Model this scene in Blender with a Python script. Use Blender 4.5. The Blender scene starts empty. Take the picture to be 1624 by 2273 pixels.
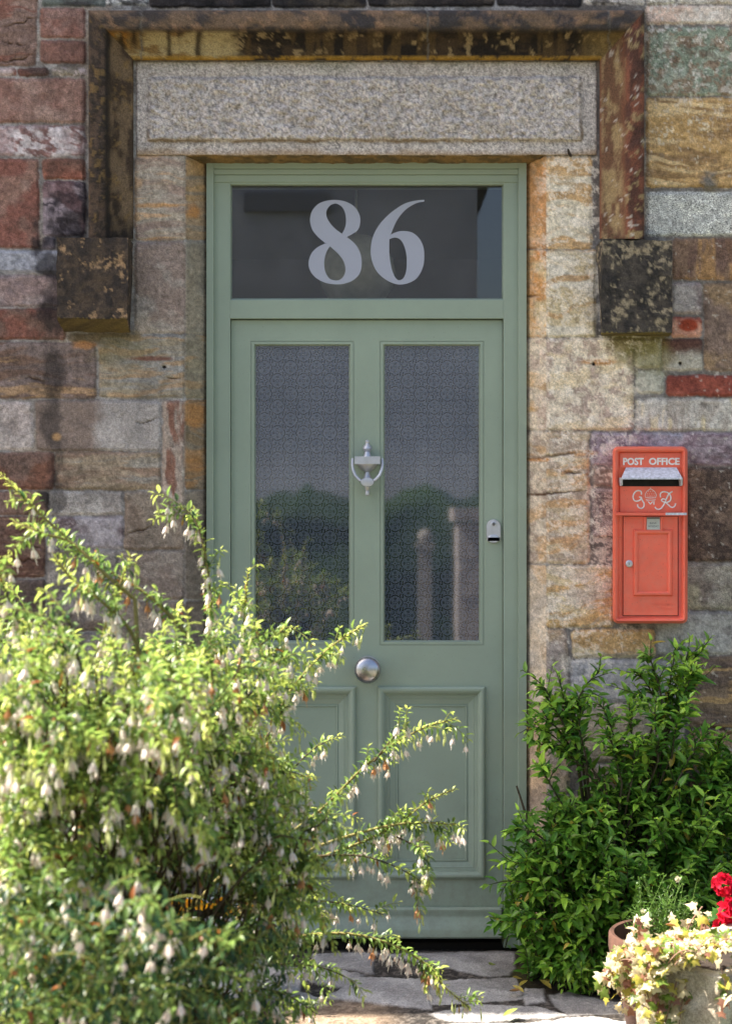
import bpy, bmesh, math, random
import numpy as np
from mathutils import Vector, Matrix

random.seed(7)
RNG = np.random.RandomState(11)
scene = bpy.context.scene
COL = scene.collection
R = math.radians

# ------------------------------------------------------------------ camera, sky, sun, exposure
D = 4.5                    # camera to wall face
S = 0.001408               # metres per photo unit on the wall face
CX, CY = 812.0, 1136.5     # photo centre in photo units (1624 x 2273)
HC = 994.0 * S             # camera height above the paving
cam_d = bpy.data.cameras.new("camera")
cam = bpy.data.objects.new("camera", cam_d)
COL.objects.link(cam)
cam.location = (0.0, -D, HC)
cam.rotation_euler = (R(90), 0, 0)
cam_d.sensor_fit = 'VERTICAL'
cam_d.sensor_height = 36.0
cam_d.sensor_width = 36.0
cam_d.lens = 36.0 * D / (2273 * S)
cam_d.clip_start = 0.05
cam_d.clip_end = 800.0
cam_d.dof.use_dof = True
cam_d.dof.focus_distance = D + 0.02
cam_d.dof.aperture_fstop = 4.2
scene.camera = cam

SUN_EL, SUN_A = R(52), R(6.5)      # high sun from the left, just behind the plane of the wall
L = Vector((-math.cos(SUN_EL) * math.cos(SUN_A), math.cos(SUN_EL) * math.sin(SUN_A), math.sin(SUN_EL)))
world = bpy.data.worlds.new("World")
scene.world = world
world.use_nodes = True
wn = world.node_tree
sky = wn.nodes.new("ShaderNodeTexSky")
sky.sky_type = 'NISHITA'
sky.sun_disc = False
sky.sun_elevation = SUN_EL
sky.sun_rotation = math.atan2(L.x, L.y)
sky.air_density = 1.0
sky.dust_density = 4.0
sky.ozone_density = 0.6
bg = [n for n in wn.nodes if n.type == 'BACKGROUND'][0]
wn.links.new(sky.outputs[0], bg.inputs[0])
bg.inputs[1].default_value = 0.095
sun_d = bpy.data.lights.new("sun", 'SUN')
sun_d.energy = 5.0
sun_d.angle = R(0.5)
sun_d.color = (1.0, 0.93, 0.82)
sun = bpy.data.objects.new("sun", sun_d)
COL.objects.link(sun)
sun.location = L * 20
sun.rotation_euler = (-L).to_track_quat('-Z', 'Y').to_euler()
vs = scene.view_settings
vs.view_transform = 'Standard'
vs.look = 'None'
vs.gamma = 1.0
vs.exposure = 1.80

# ------------------------------------------------------------------ helpers
def at(px, py, Y=0.0):
    k = (D + Y) / D
    return (np.asarray(px, float) - CX) * S * k, np.zeros_like(np.asarray(px, float) * np.asarray(py, float)) + Y, HC - (np.asarray(py, float) - CY) * S * k
def P(px, py, Y=0.0):
    k = (D + Y) / D
    return Vector(((px - CX) * S * k, Y, HC - (py - CY) * S * k))
def G(px, py):                       # photo unit -> point on the paving
    t = 994.0 / (py - CY)
    return ((px - CX) * S * t, D * t - D)

ORIG = {}
def tag(o, label=None, cat=None, group=None, kind=None):
    if label: o['label'] = label
    if cat: o['category'] = cat
    if group: o['group'] = group
    if kind: o['kind'] = kind
    return o
def thing(name, loc, label, cat, group=None):
    o = bpy.data.objects.new(name, None)
    o.empty_display_size = 0.05
    COL.objects.link(o)
    o.location = loc
    ORIG[o] = Vector(loc)
    return tag(o, label, cat, group)
def mesh_np(name, verts, faces, col=None, grain=None, smooth=True):
    """verts (N,3); faces: list of tuples or (M,k) array"""
    me = bpy.data.meshes.new(name)
    verts = np.asarray(verts, dtype=np.float32)
    if isinstance(faces, np.ndarray):
        k = faces.shape[1]; m = faces.shape[0]
        me.vertices.add(len(verts)); me.vertices.foreach_set("co", verts.ravel())
        me.loops.add(m * k); me.loops.foreach_set("vertex_index", faces.astype(np.int32).ravel())
        me.polygons.add(m)
        me.polygons.foreach_set("loop_start", np.arange(0, m * k, k, dtype=np.int32))
        me.update(calc_edges=True)
    else:
        me.from_pydata([tuple(v) for v in verts], [], [tuple(int(i) for i in f) for f in faces])
    me.polygons.foreach_set("use_smooth", np.full(len(me.polygons), bool(smooth)))
    if col is not None:
        a = me.color_attributes.new("Col", 'FLOAT_COLOR', 'POINT')
        c = np.ones((len(verts), 4), np.float32); c[:, :3] = col
        if grain is not None: c[:, 3] = grain
        a.data.foreach_set("color", c.ravel())
    me.update()
    return me
def mk(name, verts, faces, mat, parent=None, smooth=False, col=None, grain=None, auto=None):
    verts = np.asarray(verts, float).reshape(-1, 3)
    o0 = Vector((0, 0, 0))
    p = parent
    while p is not None:
        if p in ORIG: o0 = ORIG[p]
        p = p.parent
    me = mesh_np(name, verts - np.array(o0), faces, col, grain, smooth)
    me.materials.append(mat)
    if auto is not None:
        me.polygons.foreach_set("use_smooth", np.full(len(me.polygons), True))
        me.set_sharp_from_angle(angle=R(auto))
    o = bpy.data.objects.new(name, me)
    COL.objects.link(o)
    if parent is not None: o.parent = parent
    return o

class MB:
    def __init__(s): s.v = []; s.f = []; s.c = []
    def add(s, vs_, fs, c=None):
        b = len(s.v)
        s.v += [tuple(v) for v in vs_]
        s.f += [tuple(i + b for i in f) for f in fs]
        if c is not None: s.c += [tuple(c)] * len(vs_)
    def box(s, x0, y0, x1, y1, Yf, Yb):          # photo rectangle whose front lies at depth Yf
        a = [P(x0, y0, Yf), P(x1, y0, Yf), P(x1, y1, Yf), P(x0, y1, Yf)]
        b = [Vector((p.x, Yb, p.z)) for p in a]
        s.add(a + b, [(0, 3, 2, 1), (4, 5, 6, 7), (0, 1, 5, 4), (1, 2, 6, 5), (2, 3, 7, 6), (3, 0, 4, 7)])
    def wbox(s, a, b):
        x0, y0, z0 = a; x1, y1, z1 = b
        v = [(x0, y0, z0), (x1, y0, z0), (x1, y1, z0), (x0, y1, z0), (x0, y0, z1), (x1, y0, z1), (x1, y1, z1), (x0, y1, z1)]
        s.add(v, [(0, 3, 2, 1), (4, 5, 6, 7), (0, 1, 5, 4), (1, 2, 6, 5), (2, 3, 7, 6), (3, 0, 4, 7)])
    def loops(s, loops, cap0=False, cap1=False, closed=True):
        n = len(loops[0]); b = len(s.v)
        for lp in loops: s.v += [tuple(p) for p in lp]
        for i in range(len(loops) - 1):
            for j in range(n if closed else n - 1):
                k = (j + 1) % n
                s.f.append((b + i * n + j, b + i * n + k, b + (i + 1) * n + k, b + (i + 1) * n + j))
        if cap0: s.f.append(tuple(b + j for j in reversed(range(n))))
        if cap1: s.f.append(tuple(b + (len(loops) - 1) * n + j for j in range(n)))
    def tube(s, pts, rad, n=6, caps=True):
        pts = [Vector(p) for p in pts]
        rad = rad if hasattr(rad, '__len__') else [rad] * len(pts)
        lps = []
        ref = Vector((0.13, -0.9, 0.31)).normalized()
        for i, p in enumerate(pts):
            t = (pts[min(i + 1, len(pts) - 1)] - pts[max(i - 1, 0)])
            if t.length < 1e-9: t = Vector((0, 0, 1))
            t.normalize()
            u = t.cross(ref)
            if u.length < 1e-3: u = t.cross(Vector((1, 0, 0)))
            u.normalize(); w = t.cross(u)
            lps.append([p + (u * math.cos(a) + w * math.sin(a)) * rad[i] for a in [2 * math.pi * j / n for j in range(n)]])
        s.loops(lps, caps, caps)
    def lathe(s, c, axis, prof, n=20, squash=1.0):   # prof: (radius, distance along axis)
        axis = Vector(axis).normalized()
        u = axis.cross(Vector((0.0, 0.3, 1.0) if abs(axis.z) < 0.9 else (1, 0, 0))).normalized()
        w = axis.cross(u)
        c = Vector(c)
        s.loops([[c + axis * h + (u * math.cos(a) + w * math.sin(a)) * max(r, 1e-5) for a in [2 * math.pi * j / n for j in range(n)]] for r, h in prof], True, True)
    def obj(s, name, mat, parent=None, smooth=False, auto=None):
        me_f = s.f
        return mk(name, s.v, me_f, mat, parent, smooth, np.array(s.c) if s.c and len(s.c) == len(s.v) else None, None, auto)

def rrect(x0, y0, x1, y1, r, Y, n=6):
    """rounded rectangle in photo units at depth Y, clockwise seen from the camera"""
    out = []
    r = max(r, 0.01)
    for cx, cy, a0 in ((x1 - r, y0 + r, -90), (x1 - r, y1 - r, 0), (x0 + r, y1 - r, 90), (x0 + r, y0 + r, 180)):
        for i in range(n + 1):
            a = R(a0 + 90 * i / n)
            out.append(P(cx + r * math.cos(a), cy + r * math.sin(a), Y))
    return out
def rect(x0, y0, x1, y1, Y):
    return [P(x0, y0, Y), P(x1, y0, Y), P(x1, y1, Y), P(x0, y1, Y)]
def catmull(pts, n=8, closed=True):
    pts = [np.array(p, float) for p in pts]; out = []; m = len(pts)
    for i in range(m if closed else m - 1):
        p0 = pts[(i - 1) % m] if closed or i > 0 else pts[0]
        p1 = pts[i]; p2 = pts[(i + 1) % m]
        p3 = pts[(i + 2) % m] if closed or i + 2 < m else pts[-1]
        for j in range(n):
            t = j / n
            out.append(0.5 * ((2 * p1) + (-p0 + p2) * t + (2 * p0 - 5 * p1 + 4 * p2 - p3) * t * t + (-p0 + 3 * p1 - 3 * p2 + p3) * t ** 3))
    if not closed: out.append(pts[-1])
    return out
def fill_outline(polys, Y, thick, name, mat, parent):
    """flat lettering with holes, extruded; polys in photo units"""
    cu = bpy.data.curves.new("outline", 'CURVE'); cu.dimensions = '2D'; cu.fill_mode = 'BOTH'
    cu.extrude = thick / 2
    for poly in polys:
        sp = cu.splines.new('POLY'); sp.points.add(len(poly) - 1); sp.use_cyclic_u = True
        for q, (x, y) in zip(sp.points, poly):
            v = P(x, y, Y); q.co = (v.x, v.z, 0, 1)
    return curve_to(cu, lambda v: (v.x, Y - v.z, v.y), name, mat, parent)
def curve_to(cu, fn, name, mat, parent):
    ob = bpy.data.objects.new("outline", cu); COL.objects.link(ob)
    dg = bpy.context.evaluated_depsgraph_get(); dg.update()
    me = ob.evaluated_get(dg).to_mesh()
    vs_ = [fn(v.co) for v in me.vertices]; fs = [tuple(p.vertices) for p in me.polygons]
    ob.evaluated_get(dg).to_mesh_clear()
    bpy.data.objects.remove(ob); bpy.data.curves.remove(cu)
    return mk(name, vs_, fs, mat, parent)
def text_obj(txt, x0, y0, x1, y1, Y, thick, name, mat, parent, bold=0.0):
    cu = bpy.data.curves.new("outline", 'FONT'); cu.body = txt; cu.extrude = 0.1; cu.offset = bold
    cu.resolution_u = 3
    ob = bpy.data.objects.new("outline", cu); COL.objects.link(ob)
    dg = bpy.context.evaluated_depsgraph_get(); dg.update()
    me = ob.evaluated_get(dg).to_mesh()
    V = np.array([v.co[:] for v in me.vertices]); fs = [tuple(p.vertices) for p in me.polygons]
    ob.evaluated_get(dg).to_mesh_clear(); bpy.data.objects.remove(ob); bpy.data.curves.remove(cu)
    a = P(x0, y1, Y); b = P(x1, y0, Y)
    mn = V.min(0); mx = V.max(0)
    X = a.x + (V[:, 0] - mn[0]) / (mx[0] - mn[0]) * (b.x - a.x)
    Z = a.z + (V[:, 1] - mn[1]) / (mx[1] - mn[1]) * (b.z - a.z)
    Yv = Y - (V[:, 2] / 0.2) * thick
    return mk(name, np.stack([X, Yv, Z], 1), fs, mat, parent)

# ------------------------------------------------------------------ numpy noise
TABS = [np.random.RandomState(100 + i).rand(256, 256) for i in range(12)]
def vn(x, y, seed=0):
    T = TABS[seed % 12]
    xi = np.floor(x).astype(int); yi = np.floor(y).astype(int)
    fx = x - xi; fy = y - yi
    fx = fx * fx * fx * (fx * (fx * 6 - 15) + 10); fy = fy * fy * fy * (fy * (fy * 6 - 15) + 10)
    xi = (xi + seed * 37) & 255; yi = (yi + seed * 91) & 255; x1 = (xi + 1) & 255; y1 = (yi + 1) & 255
    return (T[yi, xi] * (1 - fx) + T[yi, x1] * fx) * (1 - fy) + (T[y1, xi] * (1 - fx) + T[y1, x1] * fx) * fy
def fbm(x, y, seed=0, o=4, g=0.5):
    s_ = 0; a = 1.0; t = 0
    for i in range(o):
        s_ = s_ + a * vn(x * 2 ** i + 7.3 * i, y * 2 ** i + 3.1 * i, seed + i); t += a; a *= g
    return s_ / t
def sst(a, b, x):
    t = np.clip((x - a) / (b - a), 0, 1); return t * t * (3 - 2 * t)
def lin(c):
    c = np.asarray(c, float) / 255.0
    return np.where(c <= 0.04045, c / 12.92, ((c + 0.055) / 1.055) ** 2.4)
def mixc(a, b, t):
    return a + (b - a) * np.asarray(t)[..., None]

# ------------------------------------------------------------------ materials
def new_mat(name):
    m = bpy.data.materials.new(name); m.use_nodes = True
    nt = m.node_tree
    b = [n for n in nt.nodes if n.type == 'BSDF_PRINCIPLED'][0]
    return m, nt, b
def nd(nt, t, **kw):
    n = nt.nodes.new(t)
    for k, v in kw.items(): setattr(n, k, v)
    return n
def noise_node(nt, scale, detail=4, rough=0.6, vec=None):
    n = nd(nt, "ShaderNodeTexNoise"); n.inputs['Scale'].default_value = scale
    n.inputs['Detail'].default_value = detail; n.inputs['Roughness'].default_value = rough
    if vec is not None: nt.links.new(vec, n.inputs['Vector'])
    return n.outputs['Fac']
def mrange(nt, v, a, b, c, d):
    n = nd(nt, "ShaderNodeMapRange"); nt.links.new(v, n.inputs[0])
    for i, q in enumerate((a, b, c, d)): n.inputs[1 + i].default_value = q
    return n.outputs[0]
def mth(nt, op, a, b=None):
    n = nd(nt, "ShaderNodeMath", operation=op)
    for i, q in enumerate((a, b)):
        if q is None: continue
        if isinstance(q, (int, float)): n.inputs[i].default_value = q
        else: nt.links.new(q, n.inputs[i])
    return n.outputs[0]
def mixrgb(nt, f, a, b, mode='MIX'):
    n = nd(nt, "ShaderNodeMix", data_type='RGBA', blend_type=mode)
    for i, q in ((0, f), (6, a), (7, b)):
        if isinstance(q, (int, float)): n.inputs[i].default_value = q
        elif isinstance(q, (tuple, list, np.ndarray)): n.inputs[i].default_value = tuple(q) + ((1,) if len(q) == 3 else ())
        else: nt.links.new(q, n.inputs[i])
    return n.outputs[2]
def bump(nt, b, h, strength, dist):
    n = nd(nt, "ShaderNodeBump"); n.inputs['Strength'].default_value = strength; n.inputs['Distance'].default_value = dist
    nt.links.new(h, n.inputs['Height']); nt.links.new(n.outputs[0], b.inputs['Normal'])
def objco(nt):
    return nd(nt, "ShaderNodeTexCoord").outputs['Object']

def mat_stone():
    m, nt, b = new_mat("weathered_stone")
    at_ = nd(nt, "ShaderNodeVertexColor", layer_name="Col")
    co = objco(nt)
    n1 = noise_node(nt, 330, 3, 0.7, co); n2 = noise_node(nt, 120, 4, 0.7, co)
    g = mrange(nt, n1, 0.38, 0.62, -1.05, 1.05)
    g2 = mrange(nt, n2, 0.3, 0.7, -1.0, 1.0)
    amp = mth(nt, 'MULTIPLY', at_.outputs['Alpha'], g)
    f = mth(nt, 'ADD', 1.0, mth(nt, 'ADD', amp, mth(nt, 'MULTIPLY', g2, 0.20)))
    f = mth(nt, 'MAXIMUM', f, 0.12)
    cmb = nd(nt, "ShaderNodeVectorMath", operation='SCALE')
    nt.links.new(at_.outputs['Color'], cmb.inputs[0]); nt.links.new(f, cmb.inputs['Scale'])
    nt.links.new(cmb.outputs[0], b.inputs['Base Color'])
    b.inputs['Roughness'].default_value = 0.92
    b.inputs['Specular IOR Level'].default_value = 0.25
    bump(nt, b, mth(nt, 'ADD', mth(nt, 'MULTIPLY', n1, 0.45), n2), 0.75, 0.004)
    return m
def mat_plain(name, c, rough=0.5, metal=0.0, var=0.06, scale=30, bstr=0.0, bscale=300, spec=0.5, coat=0.0):
    m, nt, b = new_mat(name)
    co = objco(nt)
    n = noise_node(nt, scale, 4, 0.6, co)
    v = mrange(nt, n, 0.3, 0.7, 1 - var, 1 + var)
    cmb = nd(nt, "ShaderNodeVectorMath", operation='SCALE'); cmb.inputs[0].default_value = c
    nt.links.new(v, cmb.inputs['Scale']); nt.links.new(cmb.outputs[0], b.inputs['Base Color'])
    nt.links.new(mrange(nt, n, 0.3, 0.7, rough * 0.85, min(1, rough * 1.15)), b.inputs['Roughness'])
    b.inputs['Metallic'].default_value = metal; b.inputs['Specular IOR Level'].default_value = spec
    b.inputs['Coat Weight'].default_value = coat
    if bstr: bump(nt, b, noise_node(nt, bscale, 3, 0.6, co), bstr, 0.002)
    return m
def mat_leaf(name, rough=0.45, trans=0.3, spec=0.4):
    m, nt, b = new_mat(name)
    at_ = nd(nt, "ShaderNodeVertexColor", layer_name="Col")
    n = noise_node(nt, 160, 3, 0.6, objco(nt))
    v = mrange(nt, n, 0.3, 0.7, 0.82, 1.18)
    cmb = nd(nt, "ShaderNodeVectorMath", operation='SCALE')
    nt.links.new(at_.outputs['Color'], cmb.inputs[0]); nt.links.new(v, cmb.inputs['Scale'])
    nt.links.new(cmb.outputs[0], b.inputs['Base Color'])
    b.inputs['Roughness'].default_value = rough; b.inputs['Specular IOR Level'].default_value = spec
    tr = nd(nt, "ShaderNodeBsdfTranslucent"); nt.links.new(cmb.outputs[0], tr.inputs[0])
    mx = nd(nt, "ShaderNodeMixShader"); mx.inputs[0].default_value = trans
    nt.links.new(b.outputs[0], mx.inputs[1]); nt.links.new(tr.outputs[0], mx.inputs[2])
    out = [q for q in nt.nodes if q.type == 'OUTPUT_MATERIAL'][0]
    nt.links.new(mx.outputs[0], out.inputs[0])
    return m

M_STONE = mat_stone()
M_GREEN = mat_plain("sage_green_paint", (0.262, 0.325, 0.258), 0.42, 0, 0.05, 6, 0.12, 220)
def dirty(m, dirt, zlo, zhi, amt, speck):
    """rain splash and dust: pigment that lies on the paint, thickest near the ground, plus scattered specks"""
    nt = m.node_tree; b = [n for n in nt.nodes if n.type == 'BSDF_PRINCIPLED'][0]
    src = b.inputs['Base Color'].links[0].from_socket
    co = objco(nt); sep = nd(nt, "ShaderNodeSeparateXYZ"); nt.links.new(co, sep.inputs[0])
    g = mrange(nt, sep.outputs[2], zlo, zhi, amt, .04)
    n = mrange(nt, noise_node(nt, 26, 5, .75, co), .42, .66, 0, 1)
    s_ = mrange(nt, noise_node(nt, 190, 2, .5, co), .70, .74, 0, speck)
    f = mth(nt, 'MAXIMUM', mth(nt, 'MULTIPLY', g, n), s_)
    nt.links.new(mixrgb(nt, f, src, dirt), b.inputs['Base Color'])
dirty(M_GREEN, (.15, .15, .11), .0, .55, .42, .35)
M_RED = mat_plain("faded_red_paint", (0.76, 0.128, 0.074), 0.42, 0, 0.10, 14, 0.25, 260)
dirty(M_RED, (.50, .26, .20), .6, 1.9, .18, .0)
dirty(M_RED, (.16, .045, .03), -9, 9, .0, .55)
M_WHITE = mat_plain("white_lettering_paint", (0.72, 0.70, 0.69), 0.55, 0, 0.12, 120)
M_LEADGREY = mat_plain("weathered_grey_paint", (0.50, 0.52, 0.58), 0.6, 0, 0.35, 110, 0.5, 300)
M_BLACK = mat_plain("dark_void", (0.006, 0.006, 0.006), 0.9)
M_STEEL = mat_plain("satin_nickel", (0.50, 0.51, 0.55), 0.46, 0.75, 0.08, 60)
M_KNOB = mat_plain("brushed_knob_metal", (0.42, 0.42, 0.44), 0.30, 1.0, 0.08, 60)
M_PLATE = mat_plain("pale_enamel", (0.42, 0.45, 0.42), 0.5, 0, 0.1, 80)
M_INK = mat_plain("grey_ink", (0.12, 0.12, 0.12), 0.7)
M_FILM = mat_plain("frosted_number_film", (0.34, 0.355, 0.43), 0.35, 0, 0.03, 8)
M_IRON = mat_plain("rusty_iron", (0.03, 0.022, 0.018), 0.8, 0, 0.3, 90)
M_HALL = mat_plain("dim_hall_plaster", (0.20, 0.20, 0.21), 0.9, 0, 0.1, 3)
M_LAMP = mat_plain("paper_lamp_shade", (0.75, 0.80, 0.72), 0.8, 0, 0.2, 20)
M_TERRA = mat_plain("old_terracotta", (0.095, 0.043, 0.028), 0.9, 0, 0.45, 14, 0.5, 160)
M_PLANTER = mat_plain("white_planter_paint", (0.50, 0.52, 0.56), 0.55, 0, 0.08, 12)
M_SOIL = mat_plain("dark_soil", (0.03, 0.02, 0.014), 1.0, 0, 0.5, 60, 0.8, 120)
M_LEAF = mat_leaf("soft_leaf", 0.36, 0.48, 0.5)
M_GLOSSLEAF = mat_leaf("glossy_leaf", 0.34, 0.22, 0.4)
M_PETAL = mat_leaf("petal", 0.6, 0.4, 0.2)
M_BARK = mat_leaf("stem_bark", 0.8, 0.0, 0.2)

def mat_clear_glass():
    m, nt, b = new_mat("clear_window_glass")
    out = [q for q in nt.nodes if q.type == 'OUTPUT_MATERIAL'][0]
    tr = nd(nt, "ShaderNodeBsdfTransparent"); tr.inputs[0].default_value = (0.86, 0.85, 0.83, 1)
    gl = nd(nt, "ShaderNodeBsdfGlossy"); gl.inputs['Roughness'].default_value = 0.01
    fr = nd(nt, "ShaderNodeFresnel"); fr.inputs[0].default_value = 1.7
    mx = nd(nt, "ShaderNodeMixShader")
    nt.links.new(fr.outputs[0], mx.inputs[0]); nt.links.new(tr.outputs[0], mx.inputs[1]); nt.links.new(gl.outputs[0], mx.inputs[2])
    nt.links.new(mx.outputs[0], out.inputs[0])
    return m
M_GLASS = mat_clear_glass()

class E:
    """tiny expression wrapper round math nodes"""
    nt = None
    def __init__(s, sock): s.s = sock
    @staticmethod
    def op(o, a, b=None, c=None):
        n = E.nt.nodes.new("ShaderNodeMath"); n.operation = o
        for i, q in enumerate((a, b, c)):
            if q is None: continue
            if isinstance(q, E): E.nt.links.new(q.s, n.inputs[i])
            else: n.inputs[i].default_value = q
        return E(n.outputs[0])
    def __add__(s, o): return E.op('ADD', s, o)
    def __radd__(s, o): return E.op('ADD', s, o)
    def __sub__(s, o): return E.op('SUBTRACT', s, o)
    def __rsub__(s, o): return E.op('SUBTRACT', o, s)
    def __mul__(s, o): return E.op('MULTIPLY', s, o)
    def __rmul__(s, o): return E.op('MULTIPLY', s, o)
    def lt(s, o): return E.op('LESS_THAN', s, o)
    def gt(s, o): return E.op('GREATER_THAN', s, o)
    def abs(s): return E.op('ABSOLUTE', s)
    def floor(s): return E.op('FLOOR', s)
    def max(s, o): return E.op('MAXIMUM', s, o)
    def min(s, o): return E.op('MINIMUM', s, o)
def mat_pattern_glass():
    m, nt, b = new_mat("patterned_frosted_glass"); E.nt = nt
    sep = nd(nt, "ShaderNodeSeparateXYZ"); nt.links.new(objco(nt), sep.inputs[0])
    a = 29.0 * S * 1.028
    u = E(sep.outputs[0]) * (1 / a) + 40.27; v = E(sep.outputs[2]) * (1 / a) + 40.1
    iu = u.floor(); iv = v.floor()
    fx = u - iu - 0.5; fy = v - iv - 0.5
    par = E.op('MODULO', iu + iv, 2.0).gt(0.5)         # 1 = dash cell
    ax = fx.abs(); ay = fy.abs()
    mxx = ax.max(ay); mnn = ax.min(ay)
    r0 = E.op('SQRT', fx * fx + fy * fy)
    dx = 1.0 - mxx
    r1 = E.op('SQRT', dx * dx + mnn * mnn)
    rr = r0 + par * (r1 - r0)
    th = E.op('ARCTAN2', fy, fx)
    fa = mxx + par * (1.0 - mxx - mxx)                 # distance along the lobe axis of the nearest flower
    da = fa - 0.25
    ring = (E.op('SQRT', da * da + mnn * mnn) - 0.325).abs().lt(0.038) * fa.gt(0.425)
    fl = (1.0 - par)
    petal = mnn.lt(0.022) * mxx.gt(0.27) * mxx.lt(0.39)
    side = (mnn - (mxx - 0.13) * 0.42).abs().lt(0.024) * mxx.gt(0.2) * mxx.lt(0.36)
    eye = (r0 - 0.11).abs().lt(0.016)
    flower = fl * petal.max(side).max(eye)
    dash = par * ((mnn - 0.105).abs().lt(0.04) * ((mxx - 0.18).abs().lt(0.045).max((mxx - 0.29).abs().lt(0.04)))).max(r0.lt(0.05))
    qx = 0.5 - ax; qy = 0.5 - ay
    c = qx.max(qy)
    sx = (fx * fy).gt(0.0)
    key = (c - 0.118).abs().lt(0.036) * (1.0 - (qx.lt(0.06) * sx))
    key = key.max(qy.lt(0.022) * qx.lt(0.13) * sx)
    pat = ring.max(flower).max(dash).max(key)
    nz = E(noise_node(nt, 2.2, 2, 0.5, objco(nt)))
    colr = mixrgb(nt, pat.s, (0.060, 0.072, 0.100), (0.007, 0.008, 0.011))
    nt.links.new(colr, b.inputs['Base Color'])
    b.inputs['Roughness'].default_value = 0.035
    b.inputs['IOR'].default_value = 2.0
    return m
M_PATGLASS = mat_pattern_glass()
# ------------------------------------------------------------------ THE HOUSE
house = thing("stone_house", (0, 0, 0), "old stone cottage front with mixed brown, grey and ochre blocks around a sage green door", "house")

RED_ = (133, 101, 88); REDL = (150, 117, 104); RUST = (146, 84, 64); PINKW = (190, 172, 172); PURP = (122, 106, 112); PURPD = (58, 52, 64)
BLUEG = (146, 148, 160); TAN = (156, 138, 116); GREY = (146, 139, 132); BROWN = (116, 98, 84); OCHRE = (176, 134, 80); ORANGE = (198, 138, 74)
WHITE = (198, 190, 180); YEL = (198, 176, 132); GRN = (122, 132, 114); DK = (48, 43, 41); PALE = (172, 166, 160); DBR = (86, 70, 60)
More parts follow.
